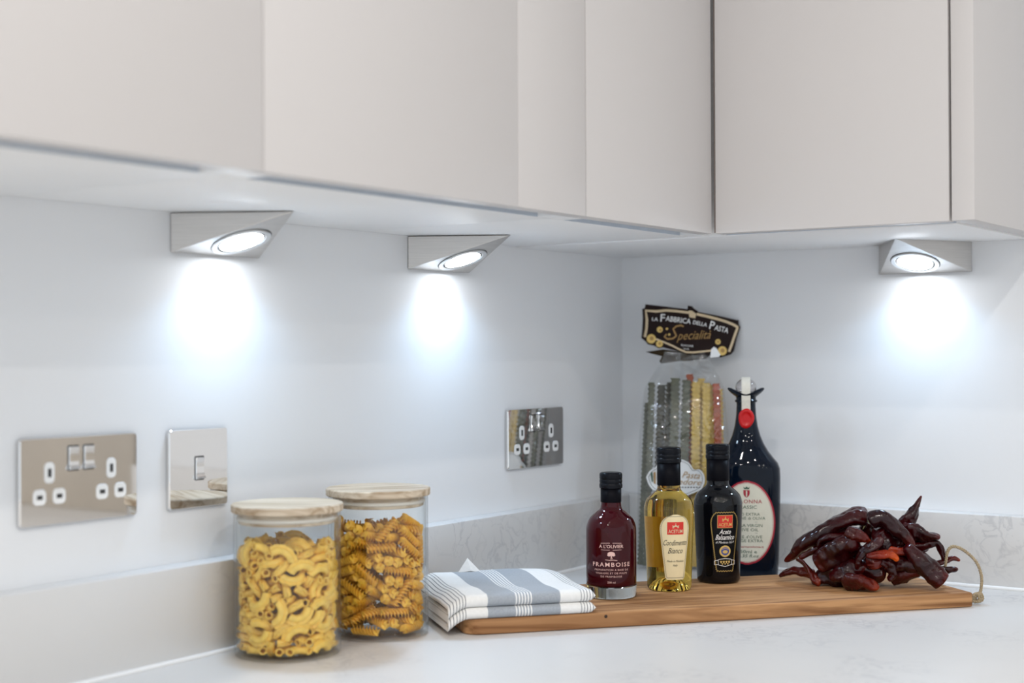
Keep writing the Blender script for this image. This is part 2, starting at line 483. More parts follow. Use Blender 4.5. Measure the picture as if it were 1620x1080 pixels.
def grid2d(half, z0, z1, nz=24, nx=10, off=None):
    """A patch between z0 and z1 whose half width is half(z)."""
    v, f = [], []
    for i in range(nz + 1):
        z = z0 + (z1 - z0) * i / nz
        w = half(z); c = off(z) if off else 0
        for k in range(nx + 1):
            v.append((c - w + 2 * w * k / nx, z))
    for i in range(nz):
        for k in range(nx):
            a = i * (nx + 1) + k
            f.append((a, a + 1, a + nx + 2, a + nx + 1))
    return v, f

def decal(name, shapes, mat, parent, surf, off):
    v, f = join(*shapes) if isinstance(shapes, list) else shapes
    return obj(name, ([surf(p[0], p[1], off) for p in v], f), mat, parent)
PASTA = {
    'fusilli': '334,114,51,-157,275,11;-233,259,51,157,-118,22;-342,81,51,-157,275,-5;73,351,51,157,-118,110;-448,23,51,157,39,-5;-313,-163,51,157,-196,-111;137,-400,51,-157,-39,172;444,50,51,-157,275,11;203,400,51,-157,196,110;-135,321,51,-157,118,27;224,-279,142,107,129,-234;-49,-349,143,-129,-48,-58;-142,-298,144,-85,-30,-65;-284,-208,147,166,-106,-115;-321,-111,151,157,106,208;292,-193,151,-183,-102,-164;-346,287,154,-157,-118,-69;-352,16,154,-157,-118,-119;353,-32,154,-157,-39,173;90,374,154,157,-39,186;-174,330,154,157,39,256;281,212,170,178,21,189;-206,-402,186,52,103,13;74,-366,212,108,20,249;-338,103,225,195,110,-100;-347,-52,234,163,-39,-116;219,-320,240,-203,-183,-4;396,-210,245,153,41,-50;338,102,253,-71,-125,135;-12,354,259,-139,120,7;91,341,261,-150,-278,-13;377,-21,265,92,-182,-5;-120,338,271,23,-205,120;294,236,279,-41,222,86;-237,-383,283,-57,-214,10;198,293,284,117,110,-53;0,-358,284,155,-273,1;-310,-118,304,-158,-39,196;-220,287,310,-98,-221,-40;-351,29,311,189,-48,-146;-277,-215,313,138,-197,-101;-217,-304,351,65,107,-228;38,349,354,157,268,-17;137,323,363,-139,-34,290;71,-343,365,-154,234,-1;301,-192,374,201,-232,10;356,-14,374,90,184,39;312,324,377,72,-100,-157;-34,-353,385,153,245,-8;-345,144,393,-226,47,150;-300,332,397,187,193,-56;-438,-101,401,-145,-278,18;-51,350,411,168,111,-11;324,208,415,-88,-117,31;-355,43,445,128,11,-227;-183,-302,450,-168,11,-31;81,343,452,-147,227,-31;439,-121,455,-66,-29,-66;192,-279,465,206,-238,-18;-91,-343,475,143,-226,-13;-276,-260,477,-245,78,-70;356,10,485,26,-107,-4;-130,331,485,165,205,-4;-324,307,504,132,-114,-52;295,-193,505,-179,-17,-191;410,182,511,132,41,32;1,-452,523,49,102,-257;108,-336,535,-207,-51,49;179,302,559,154,-113,91;-436,-118,560,-80,91,-222;236,-267,563,-133,17,122;287,346,569,-207,-107,134;354,91,583,231,-7,-188;-132,327,588,-142,125,99;-65,452,593,-14,-84,35;-293,196,608,-82,-135,39;360,-72,612,125,-80,-227;301,-183,620,-156,92,81;-356,-20,621,-127,-219,78;-341,88,639,-118,-220,70;-78,-371,639,-143,-52,-212;315,153,656,-84,-205,128;204,289,682,-140,-79,239;-310,-179,688,-149,14,131;175,-422,689,-78,274,-81;-277,235,708,-128,16,-293;-135,-427,708,-104,100,-140;418,-158,708,103,122,-87;-350,-42,726,132,27,139;-149,330,736,89,213,45;88,457,742,-31,-44,44;-408,189,743,181,-33,-53;271,224,748,-103,-88,176;351,-1,753,-45,128,-23;335,109,757,-299,132,39;-10,363,758,-146,59,81;210,-281,784,148,-7,-218;-330,-205,795,44,-112,-204;-352,46,820,-154,53,-165;-117,-433,821,129,-26,140;334,-118,825,-173,185,78;285,-211,832,-147,51,-217;-223,-311,840,-134,2,152;-320,145,848,-145,-109,-177;144,443,854,52,299,98;303,219,854,-40,145,-177;88,-376,861,-189,1,-188;-182,368,875,-152,109,209;182,-306,882,117,163,75;-461,-19,889,-40,55,94;352,-33,894,-113,-51,114;416,227,925,-305,4,2;327,-136,931,158,33,159;-369,98,944,-151,31,31;-95,328,945,-131,40,-77;-421,-89,959,266,56,68;-267,-274,960,-143,-20,-295;-141,-333,965,131,-66,-270;454,-7,965,-47,230,96;-228,384,980,154,38,-105;309,-322,987,-167,-194,-72;23,-342,1001,150,-57,-26;80,-75,1010,140,29,139;-63,92,1015,69,81,-13;130,-341,1016,-261,-117,66;-342,-302,1030,-40,-238,-31;-79,-158,1039,-81,35,56;276,371,1041,-52,-284,47;-335,-114,1042,161,-24,-96;316,230,1050,-81,23,-310;-111,323,1051,-125,78,-88;-319,230,1060,37,-1,-217;-194,-330,1061,111,-175,94;-249,153,1078,23,-29,-136;-100,181,1081,-4,-104,86;-190,407,1082,-163,116,-119;311,-100,1083,-143,-204,13;454,4,1084,-48,83,-218;186,190,1088,-23,201,139;-344,84,1090,-107,-254,68;194,-305,1098,190,242,12;-81,-351,1111,-148,-191,33;163,365,1123,-271,114,-35;140,-71,1132,-74,216,105;86,176,1134,-265,108,-95;38,-354,1137,215,-241,3;-324,-105,1147,166,102,174;97,-253,1150,-3,107,-120;-133,352,1153,-120,112,-60;-33,158,1165,163,-282,-23;379,26,1166,120,-104,-18;-329,-317,1186,-80,288,101;356,-288,1192,-71,-39,-107;30,-102,1200,39,-123,-287;-293,-185,1207,-155,24,168;-118,-375,1209,136,0,82;181,188,1215,-69,135,-167;372,123,1244,-199,14,8',
    'elbow': '-304,-297,45,157,0,314;243,-311,45,157,0,307;-407,22,45,157,0,60;386,229,45,-157,0,13;3,-459,48,-160,16,158;-180,-338,49,-160,17,-1;388,-245,50,-157,-12,258;55,381,50,-162,25,-71;270,308,61,-157,-138,10;473,14,61,157,-138,-1;-448,-162,62,157,-174,34;-371,183,64,-157,-227,35;145,-378,75,-67,223,114;-40,472,79,6,110,18;-296,304,83,-87,62,175;-229,385,89,-54,240,-83;-1,-353,95,-200,-36,-46;-271,193,119,38,75,301;111,396,132,140,19,-125;-141,-320,133,148,15,-34;248,-304,135,157,0,31;-378,-44,140,-141,16,156;-326,-324,142,-157,-19,-245;312,195,142,116,-261,-79;403,77,150,162,-114,-66;453,-69,154,131,297,-18;334,-185,155,168,-18,98;-432,155,157,128,298,-29;62,-472,187,281,119,-23;-96,463,195,52,-111,268;231,385,195,-127,7,69;-332,32,196,-216,-15,-62;-102,348,197,118,-11,171;-362,-128,209,-186,-76,209;379,-79,224,128,-35,125;-287,-248,231,155,30,232;-54,-402,234,-50,205,31;-200,-371,235,-160,-8,-128;349,165,239,171,30,-155;255,-223,242,133,15,234;-428,117,246,185,8,-55;378,-287,247,-78,-101,-144;249,-381,258,231,10,-116;84,429,267,-26,82,159;308,286,268,-114,-89,128;-345,327,269,-22,110,-260;-153,384,281,-131,-8,-59;473,52,298,-91,119,73;53,-423,304,91,-74,-32;-378,-67,320,-185,77,-129;-146,-346,323,153,8,-34;191,-282,324,157,-55,-21;-295,-155,328,212,-15,-93;201,429,330,-53,229,-107;-9,383,331,-15,147,-139;-235,363,353,141,262,-41;-398,-261,355,77,-195,136;-473,60,357,-55,189,87;444,-104,361,264,101,42;-235,-245,370,95,-60,302;379,289,376,-26,99,190;360,24,387,171,110,-136;240,313,393,180,84,-9;-131,359,395,147,124,-49;-364,282,399,159,10,-65;124,-361,400,-139,263,15;409,-243,417,241,105,25;364,172,419,-158,166,104;-22,-459,426,-180,-16,154;-227,-395,427,-206,49,79;-385,-76,433,176,-39,207;-17,379,439,161,-17,-37;259,-400,449,300,15,28;116,384,450,-92,-5,-12;-426,61,457,120,17,-57;-305,-250,464,-172,-63,99;-89,-329,473,-215,-65,142;-315,242,477,-176,32,-121;331,-285,491,217,-3,-143;-182,439,496,-216,-190,-61;226,265,514,143,105,26;474,-2,514,138,-117,23;-364,-110,515,-120,-21,145;321,330,529,197,-27,53;8,381,532,-171,-19,-271;-365,-303,539,138,-197,82;349,-142,541,-162,14,133;79,-374,545,82,82,-288;-130,-407,550,85,102,14;272,-273,561,114,-42,95;-248,339,562,182,-76,-156;56,-473,563,-43,88,-41;382,190,566,176,83,-11;-458,52,569,-126,-29,283;-278,-210,569,155,313,-2;-331,240,598,46,215,31;182,-333,603,148,-48,40;-388,-135,621,173,-30,250;-308,152,625,-93,126,-99;170,418,627,4,56,66;-2,460,642,152,-39,179;-179,-374,643,117,13,171;437,168,644,-61,74,108;299,335,659,-72,17,24;379,-191,660,110,27,32;-276,-270,661,141,-2,180;442,24,674,25,-36,311;-230,422,687,0,271,45;446,-65,690,24,-290,0;-290,306,692,-106,12,140;167,-361,694,187,39,-226;-434,74,696,0,91,208;-34,-454,702,-251,-10,-87;74,394,709,-103,2,10;-342,-191,718,-90,80,266;267,-313,725,39,-102,-109;-336,-89,734,-67,264,-10;-469,-89,735,-17,-91,203;-287,-379,735,-237,192,14;314,260,741,32,212,-194;44,-414,741,138,-221,101;391,127,742,240,51,-110;372,-122,753,-96,99,-132;-361,180,755,-112,-7,32;-126,421,763,7,73,242;-377,0,783,-188,-73,-130;-267,281,784,-203,-25,-206;-189,-347,795,179,-251,21;165,-362,796,-197,-33,118;145,380,805,168,54,222;352,-289,809,160,72,-36;242,300,815,71,126,160;-310,-286,843,-129,-293,-10;-403,174,856,112,311,25;470,-15,879,-150,-106,-15;2,476,881,-50,116,260;413,179,884,-233,9,96;-431,-168,886,-125,-39,-294;-131,-419,889,186,22,96;143,-368,892,115,251,-54;304,-34,901,-162,38,-121;43,-460,906,-278,10,144;-378,41,907,-144,115,168;171,297,912,-147,-99,-63;-235,162,917,-101,-30,306;-300,314,925,-46,207,-40;415,-233,929,185,-123,-74;357,236,933,105,-59,6;284,-332,936,208,-76,-54;-216,426,939,4,-234,35;99,403,940,76,-241,-42;-275,-267,942,-111,-68,211;-403,-111,955,-167,49,72;-107,10,958,133,262,19;-45,-376,958,-164,-286,-8;161,137,958,-146,-50,-97;-159,288,963,249,96,121;80,-274,965,-167,239,-7;296,-115,966,237,-36,64;-391,169,971,85,37,-265;26,-86,972,-168,-21,-35;54,206,986,-44,259,117;430,3,990,-188,-7,275;-183,-83,993,-144,-234,65;327,347,993,-272,116,-30;195,-385,994,188,34,-31;-172,-237,995,111,-22,-171;-11,99,1003,-17,258,194;209,17,1008,-200,-72,-111;-330,-52,1018,-175,70,14;150,-131,1022,-102,96,106;-72,390,1026,4,36,-309;-421,-218,1032,-190,197,22;-309,252,1032,89,19,-221;-63,271,1036,4,42,188;383,-157,1040,190,-36,-34;170,368,1041,75,-243,-40;-280,-349,1046,90,-267,68;-248,154,1046,168,-83,183;262,122,1049,-179,35,-186;18,-379,1053,142,226,-72;220,262,1054,179,-38,135;42,398,1054,-19,116,122;-445,100,1055,-94,56,14;-138,17,1057,180,34,-180;-13,-258,1060,-95,194,-1;-166,-427,1067,47,307,26;-46,-122,1070,-125,259,-38;-164,-319,1074,-48,-20,32;295,-371,1081,-281,-108,20;429,166,1085,-65,308,44;369,24,1092,108,117,136;-301,6,1095,-123,67,94;287,-230,1104,162,-32,130;-124,152,1105,195,-47,174;86,-452,1113,207,-17,166;-225,242,1119,-94,266,-56;-245,403,1120,-69,-199,-174;-391,-131,1122,-152,-248,27;318,264,1125,-150,53,30;182,75,1129,-157,71,-166;-212,-158,1134,103,14,-264;255,-115,1136,-137,-169,153',
}
CHILLIES = [
    ('dark', 'longest dark chilli arching down the left side of the pile',
     [(4888, -1985, 1095, 91), (4721, -2050, 1075, 129), (4493, -2138, 970, 113), (4287, -2219, 831, 121), (4079, -2299, 666, 101), (3986, -2336, 546, 63), (3869, -2381, 458, 21)]),
    ('dark', 'thin chilli with rippled edge under the long left chilli',
     [(4742, -2149, 829, 58), (4515, -2237, 806, 75), (4371, -2293, 761, 62), (4332, -2308, 652, 46), (4225, -2350, 599, 33), (4087, -2403, 519, 25)]),
    ('dark', 'plump shiny chilli at the left front of the pile',
     [(4875, -2269, 785, 115), (4688, -2342, 697, 148), (4484, -2421, 560, 128), (4340, -2477, 465, 91)]),
    ('red', 'thin brown red chilli tail hooking up at the left',
     [(4097, -2528, 527, 21), (4181, -2496, 488, 33), (4256, -2467, 382, 41), (4324, -2440, 277, 58), (4407, -2408, 244, 50)]),
    ('red', 'lowest left chilli lying flat on the board',
     [(3790, -2369, 249, 25), (3860, -2341, 301, 42), (3961, -2302, 338, 46), (4076, -2257, 317, 50), (4230, -2198, 288, 55)]),
    ('dark', 'dark chilli at bottom left touching the board with its tip',
     [(4269, -2418, 216, 25), (4331, -2395, 244, 50), (4467, -2342, 334, 124), (4694, -2254, 374, 140), (4859, -2190, 413, 107)]),
    ('red', 'torn bright red chilli piece in the middle of the top',
     [(4756, -2444, 942, 49), (4845, -2409, 888, 69), (4964, -2364, 842, 57), (5059, -2326, 795, 20)]),
    ('dark', 'bent purple chilli with its open tip pointing down',
     [(5177, -2324, 884, 37), (5132, -2341, 778, 61), (5022, -2384, 710, 69), (4940, -2416, 610, 57), (4910, -2427, 511, 49), (4902, -2430, 438, 33)]),
    ('red', 'short red chilli lying in front of the pile',
     [(4783, -2648, 270, 73), (4901, -2602, 313, 109), (5047, -2546, 301, 101), (5215, -2480, 233, 40)]),
    ('curl', 'large curled chilli with an orange red inner end',
     [(4981, -2207, 1031, 107), (5108, -2157, 1083, 123), (5277, -2092, 981, 102), (5402, -2043, 862, 82), (5467, -2018, 741, 65), (5415, -2038, 658, 57), (5297, -2084, 655, 53), (5128, -2150, 715, 29)]),
    ('orange', 'small bright orange chilli strip at the front middle',
     [(5042, -2483, 625, 40), (5189, -2426, 654, 48), (5335, -2369, 658, 40), (5415, -2339, 580, 24)]),
    ('red', 'short red chilli under the orange strip',
     [(5065, -2410, 651, 49), (5109, -2393, 555, 81), (5130, -2385, 458, 73)]),
    ('dark', 'pointed chilli sticking up above the pile',
     [(5220, -1728, 900, 75), (5319, -1689, 1035, 100), (5394, -1660, 1169, 66), (5432, -1645, 1261, 33), (5477, -1628, 1354, 12)]),
    ('dark', 'chilli pointing right below the upright one',
     [(5262, -1819, 887, 108), (5426, -1755, 874, 112), (5581, -1695, 837, 74), (5729, -1637, 833, 37)]),
    ('dark', 'chilli bent over at the right above the twine',
     [(5329, -1750, 661, 83), (5553, -1663, 708, 62), (5671, -1617, 744, 49), (5737, -1591, 631, 49), (5781, -1574, 500, 37)]),
    ('dark', 'thick blunt chilli slanting down to the board at the right',
     [(5442, -2157, 763, 81), (5587, -2100, 605, 97), (5746, -2039, 424, 109), (5889, -1983, 296, 97)]),
    ('red', 'thin chilli tip with a hook beside the twine loop',
     [(5605, -1675, 466, 37), (5753, -1617, 503, 33), (5871, -1571, 556, 25), (5952, -1540, 526, 12)]),
    ('dark', 'straight thin chilli tip at the right below the hooked one',
     [(5672, -1724, 403, 41), (5819, -1667, 416, 37), (5951, -1616, 429, 25)]),
    ('dark', 'small curved chilli hanging at the bottom middle',
     [(5175, -2346, 554, 41), (5263, -2312, 516, 61), (5321, -2289, 405, 57), (5276, -2307, 306, 36)]),
    ('red', 'red chilli with an orange tip under the blunt one',
     [(5228, -2132, 304, 74), (5391, -2069, 358, 90), (5553, -2006, 413, 57), (5648, -1969, 440, 28)]),
    ('dark', 'dark chilli buried upright in the middle of the pile',
     [(4971, -2210, 604, 115), (5045, -2182, 484, 135), (5014, -2194, 360, 107)]),
    ('dark', 'broad dark chilli inside the curled one',
     [(4923, -1993, 824, 149), (5126, -1914, 813, 174), (5297, -1848, 702, 124)]),
    ('dark', 'dark chilli along the bottom of the middle',
     [(4634, -2406, 397, 107), (4932, -2290, 406, 123), (5198, -2187, 358, 82)]),
    ('dark', 'dark chilli along the bottom right behind',
     [(5205, -1905, 380, 132), (5451, -1810, 470, 140), (5643, -1735, 509, 90)]),
    ('dark', 'broad dark chilli buried at the back',
     [(4245, -2106, 387, 152), (4621, -1960, 483, 193), (5053, -1793, 512, 167)]),
    ('dark', 'dark chilli crossing behind the orange strip',
     [(5012, -2066, 921, 107), (5108, -2028, 808, 140), (5234, -1980, 647, 132), (5359, -1931, 552, 90)]),
    ('dark', 'dark chilli lying below the blunt right one',
     [(5184, -2192, 422, 65), (5332, -2135, 500, 106), (5508, -2066, 506, 98), (5668, -2004, 438, 57)]),
    ('dark', 'wrinkled dark chilli above the short front one',
     [(4544, -2484, 301, 58), (4679, -2431, 362, 107), (4843, -2368, 433, 106), (5021, -2298, 455, 65)]),
    ('dark', 'dark chilli at the back under the right pointing one',
     [(5026, -1760, 974, 67), (5176, -1702, 861, 108), (5371, -1626, 733, 108), (5550, -1557, 655, 58)]),
    ('dark', 'thin dark chilli in the shade under the longest one',
     [(4804, -1953, 879, 58), (4607, -2030, 857, 84), (4393, -2113, 768, 75), (4208, -2185, 612, 42)]),
    ('dark', 'dark chilli filling the notch at the top of the pile',
     [(4737, -1915, 938, 84), (4904, -1850, 825, 125), (5054, -1792, 662, 125)]),
]

# ------------------------------------------------------------------ the room
H, U, T = 0.479, 0.100, 0.028          # underside of wall units, upstand height, upstand thickness (worktop is z = 0)
FLOOR, CEIL = -0.91, 1.50
structure(obj('wall_left', box(-0.12, 0.0, -3.6, 0.12, FLOOR, CEIL), 'paint'))
structure(obj('wall_back', box(0.0, 3.6, 0.0, 0.12, FLOOR, CEIL), 'paint'))
structure(obj('floor', box(-0.12, 3.6, -3.6, 0.12, FLOOR - 0.1, FLOOR), 'floor'))
structure(obj('ceiling', box(-0.12, 3.6, -3.6, 0.12, CEIL, CEIL + 0.1), 'ceiling'))

def downlight(x, y):
    t = thing('ceiling_downlight', 'small round recessed downlight in the white ceiling', 'ceiling light', (x, y, CEIL - 0.0002), 0, 'downlights in the ceiling')
    o = obj('bezel', lathe([(0.034, 0.0), (0.045, 0.0), (0.045, -0.004), (0.034, -0.006)], 28, False, False), 'steel_bright', t, True)
    obj('lens', lathe([(0.0335, -0.001), (0.0335, -0.004)], 28), 'warmled', t)
    ld = bpy.data.lights.new('downlight_lamp', 'AREA'); ld.shape = 'DISK'; ld.size = 0.06
    ld.energy = DOWNLIGHT_POWER; ld.color = (1.0, 0.96, 0.91)
    l = link(bpy.data.objects.new('downlight_lamp', ld), t); l.location = (0, 0, -0.008)
for x, y in ((0.75, -1.75), (0.75, -2.55), (1.45, -1.45), (1.45, -2.35), (2.35, -1.35), (2.35, -2.35), (3.2, -1.35), (3.2, -2.35), (1.45, -3.2)):  # first two are unseen extras, added to brighten the back wall doors
    downlight(x, y)

# ------------------------------------------------------------------ worktop, upstands, splashback, base units
wl, wb = 0.66, 0.68
wt_poly = [(0.0, -3.2), (wl, -3.2), (wl, -wb), (3.2, -wb), (3.2, 0.0), (0.0, 0.0)]
wt = obj('worktop', prism([(x, y) for x, y in wt_poly], 0, 1), None)
me = wt.data
for v in me.vertices:                      # outline lies flat: (x, depth, y) -> (x, y, z)
    x, d, y = v.co
    v.co = (x, y, -0.03 * d)
me.materials.append(M['quartz'])
bm = bmesh.new(); bm.from_mesh(me); bmesh.ops.recalc_face_normals(bm, faces=bm.faces[:]); bm.to_mesh(me); bm.free()
tag(wt, 'pale quartz worktop turning the corner under everything', 'worktop')

def upstand(name, b, label, bead):
    t = thing(name, label, 'upstand')
    auto_smooth(obj('slab', b, 'quartz', t))
    auto_smooth(obj('sealant_bead', bead, 'sealant', t), 1.2)
    return t
upstand('worktop_upstand', box(0.0003, T, -3.2, -T - 0.0002, 0.0002, U, 0.0015), 'speckled grey quartz upstand along the left wall behind the jars',
        tube([(T + 0.0018, -3.2, 0.0018), (T + 0.0018, -T, 0.0018)], [0.0028, 0.0028], 10))
upstand('worktop_upstand', box(0.0003, 1.15, -T, -0.0003, 0.0002, U, 0.0015), 'speckled grey quartz upstand along the back wall behind the chillies',
        tube([(T, -T - 0.0018, 0.0018), (1.15, -T - 0.0018, 0.0018)], [0.0028, 0.0028], 10))
tag(obj('splashback', box(1.152, 2.15, -0.0205, -0.0005, 0.0005, 0.62, 0.001), 'tan'), 'tall tan stone splashback panel on the back wall past the cabinets', 'splashback')

def base_unit(loc, rz, w, label):
    t = thing('base_cabinet', label, 'cabinet', loc, rz, 'base cabinets under the worktop')
    obj('carcass', box(0, w, -0.58, 0, FLOOR + 0.10, -0.03), 'carcass', t)
    obj('plinth', box(0, w, -0.53, 0, FLOOR, FLOOR + 0.10), 'door', t)
    n = 2
    for k in range(n):
        obj('door', box(w * k / n + 0.002, w * (k + 1) / n - 0.002, -0.602, -0.58, FLOOR + 0.10, -0.06, 0.0015), 'door', t)
base_unit((0.012, -3.0, 0), math.pi / 2, 2.35, 'matt white base cabinet under the left worktop')
base_unit((0.66, -0.012, 0), 0, 2.4, 'matt white base cabinet under the back worktop')

# ------------------------------------------------------------------ wall cabinets
D, TOPZ = 0.331, 1.20
def left_unit(y0, y1, label, doors, chan=(0.027, 0.027), name='wall_cabinet'):
    """A unit on the left wall: box, base panel, the two gable feet that close the finger channel, and its doors."""
    t = thing(name, label, 'cabinet', (0, (y0 + y1) / 2, H), 0, 'wall cabinets')
    c = (y0 + y1) / 2
    a, b = y0 - c + 0.0009, y1 - c - 0.0009
    obj('body', box(0.0006, 0.309, a, b, 0.0185, TOPZ - H), 'carcass', t)
    auto_smooth(obj('base_panel', box(0.0006, 0.282, a, b, 0.0, 0.0183, 0.0006), 'carcass', t))
    obj('shaded_edge', box(0.2821, 0.2832, a + chan[0], b - chan[1], 0.0004, 0.0183), 'shaded_edge', t)  # added strip: shade on the base panel's front edge, as colour
    obj('gable_foot', box(0.2825, 0.309, a, a + chan[0], 0.0005, 0.0183), 'carcass', t)
    obj('gable_foot', box(0.2825, 0.309, b - chan[1], b, 0.0005, 0.0183), 'carcass', t)
    for d0, d1, nm in doors:
        auto_smooth(obj(nm, box(0.311, D, d0 - c, d1 - c, 0.0, TOPZ - H, 0.0007), 'door', t))
    return t
left_unit(-1.76, -1.160, 'wall cabinet at the far left with a blank matt door', [(-1.758, -1.1606, 'door')])
left_unit(-1.160, -0.644, 'wide wall cabinet on the left wall above the two triangular lights', [(-1.1594, -0.7803, 'door'), (-0.7800, -0.6448, 'filler_panel')])
left_unit(-0.644, -0.3046, 'narrow wall cabinet on the left wall next to the inside corner', [(-0.6432, -0.3345, 'door')])
t = thing('wall_cabinet', 'corner wall cabinet on the back wall above the oil bottle and chillies', 'cabinet', (0.336, 0, H), 0, 'wall cabinets')
obj('body', box(-0.3354, 0.307, -0.3035, -0.0006, 0.0185, TOPZ - H), 'carcass', t)
auto_smooth(obj('base_panel', box(-0.3354, 0.307, -0.3030, -0.0006, -0.0016, 0.0183, 0.0005), 'carcass', t))
auto_smooth(obj('door', box(-0.0015, 0.3055, -D, -0.311, 0.0, TOPZ - H, 0.0012), 'door', t))
obj('corner_post', box(-0.0065, -0.0018, -0.3245, -0.3055, 0.002, TOPZ - H), 'gapdark', t)
obj('shaded_edge', box(0.001, 0.3055, -0.3042, -0.3032, 0.0, 0.0183), 'shaded_edge', t)  # same added strip, its colour standing for the shade behind this door
auto_smooth(obj('end_panel', box(0.3085, 0.336, -D, -0.0006, 0.0, TOPZ - H, 0.0012), 'door', t))

# ------------------------------------------------------------------ triangular LED lights
def led_light(loc, rz, label):
    t = thing('cabinet_light', label, 'light', loc, rz, 'triangular cabinet lights')
    w, h, d = 0.0675, 0.043, 0.118
    v = [(-w, 0, 0), (w, 0, 0), (w, 0, -h), (-w, 0, -h), (0, -d, 0)]
    f = [(0, 1, 2, 3), (1, 0, 4), (0, 3, 4), (2, 1, 4), (3, 2, 4)]
    bm = bmesh.new()
    vv = [bm.verts.new(p) for p in v]
    for q in f: bm.faces.new([vv[i] for i in q])
    bmesh.ops.recalc_face_normals(bm, faces=bm.faces[:])
    bmesh.ops.bevel(bm, geom=bm.edges[:], offset=0.0009, segments=2, profile=0.5, affect='EDGES')
    body = auto_smooth(obj('housing', bm, 'steel', t), 0.35)
    body.location = (0, -0.0008, -0.0006)
    sl = math.hypot(h, d)
    tilt = math.asin(h / sl)
    # frame on the slanted face: origin up the slope from the wall edge
    cy, cz = -d / sl * 0.0415, -h + h / sl * 0.0415
    def disc(name, prof, mat, seg=40, caps=(True, True)):
        o = obj(name, lathe(prof, seg, *caps), mat, t, False)
        auto_smooth(o, 0.7)
        o.location = (0, cy - 0.0008, cz - 0.0006)
        o.rotation_euler = (-tilt, 0, 0)
        return o
    disc('trim_ring', [(0.0265, -0.0003), (0.0335, 0.0), (0.0335, -0.0012), (0.0325, -0.0022), (0.0275, -0.0018), (0.0262, -0.0004)], 'steel_bright', 48, (False, False))
    disc('gap_ring', [(0.0343, -0.0002), (0.0333, -0.0002)], 'slot', 48, (False, False))
    disc('inner_ring', [(0.0245, -0.0004), (0.0262, -0.0004), (0.0262, -0.0011), (0.0245, -0.0011)], 'slot', 48, (False, False))
    disc('lens', [(0.0243, -0.0002), (0.0243, -0.0014), (0.0225, -0.0019)], 'led')
    ld = bpy.data.lights.new('led_lamp', 'AREA'); ld.shape = 'DISK'; ld.size = 0.046
    ld.energy = LED_POWER; ld.color = LED_COLOR; ld.spread = math.radians(135)
    l = link(bpy.data.objects.new('led_lamp', ld), t)
    n = Vector((0, -h / sl, -d / sl))
    l.location = Vector((0, cy - 0.0008, cz - 0.0006)) + n * 0.0035
    l.rotation_euler = (-tilt, 0, 0)
    return t
led_light((0, -0.895, H), math.pi / 2, 'triangular steel light on the left wall above the jars, leftmost of three')
led_light((0, -0.486, H), math.pi / 2, 'triangular steel light on the left wall nearer the corner, middle of three')
led_light((0.498, 0, H), 0.0, 'triangular steel light on the back wall above the chillies')

# ------------------------------------------------------------------ sockets and switch
def slot_poly(w, h, r): return rounded_poly(w, h, r, 5)
def shifted(poly, x, z): return [(p[0] + x, p[1] + z) for p in poly]
def rocker(t, x, z, w, h):
    v, f = [], []
    prof = [(h / 2, -0.0050), (h / 2 - 0.001, -0.0078), (h * 0.1, -0.0066), (-h * 0.25, -0.0072), (-h / 2 + 0.0012, -0.0100), (-h / 2, -0.0050)]
    for sx in (-w / 2, -w / 2 + 0.0007, w / 2 - 0.0007, w / 2):
        for q, (pz, py) in enumerate(prof):
            e = 0.0007 if abs(sx) >= w / 2 - 1e-6 and 0 < q < len(prof) - 1 else 0
            v.append((x + sx, py + e, z + pz))
    n = len(prof)
    for c in range(3):
        for q in range(n - 1):
            f.append((c * n + q, (c + 1) * n + q, (c + 1) * n + q + 1, c * n + q + 1))
    f.append(tuple(range(n))); f.append(tuple(3 * n + q for q in range(n - 1, -1, -1)))
    o = obj('rocker', (v, f), 'chrome', t)
    bm = bmesh.new(); bm.from_mesh(o.data); bmesh.ops.recalc_face_normals(bm, faces=bm.faces[:]); bm.to_mesh(o.data); bm.free()
    auto_smooth(o, 0.5)
    obj('rocker_recess', prism(shifted(slot_poly(w + 0.0016, h + 0.0016, 0.001), x, z), -0.00515, -0.003), 'slot', t)
def face_plate(t, w):
    return auto_smooth(obj('plate', prism_bev(rounded_poly(w, 0.086, 0.0035), -0.005, 0.0, 0.0012), 'chrome', t), 0.5)
def double_socket(y, label):
    t = thing('double_socket', label, 'socket', (0.0004, y, 0.2010), math.pi / 2, 'chrome double sockets')
    face_plate(t, 0.146)
    rocker(t, -0.0095, 0.0215, 0.0125, 0.024); rocker(t, 0.0095, 0.0215, 0.0125, 0.024)
    for sx in (-1, 1):
        c = sx * 0.0385
        for (dx, z, w, h, sw, sh) in ((0, 0.0085, 0.0125, 0.0205, 0.0042, 0.0085), (-0.0118, -0.0150, 0.0155, 0.0155, 0.0068, 0.0042), (0.0118, -0.0150, 0.0155, 0.0155, 0.0068, 0.0042)):
            i = auto_smooth(obj('pin_insert', prism_bev(shifted(slot_poly(w, h, 0.0048), c + dx, z), -0.0056, -0.003, 0.0005), 'insert', t), 0.6)
            obj('pin_slot', prism(shifted(slot_poly(sw, sh, 0.0004), c + dx, z), -0.00575, -0.004), 'slot', i)
double_socket(-0.2590, 'polished chrome double socket on the left wall near the corner')
double_socket(-1.0865, 'polished chrome double socket at the far left edge')
t = thing('light_switch', 'square polished chrome single switch beside the left socket', 'switch', (0.0004, -0.926, 0.2010), math.pi / 2)
face_plate(t, 0.086)
rocker(t, 0, 0, 0.0125, 0.025)

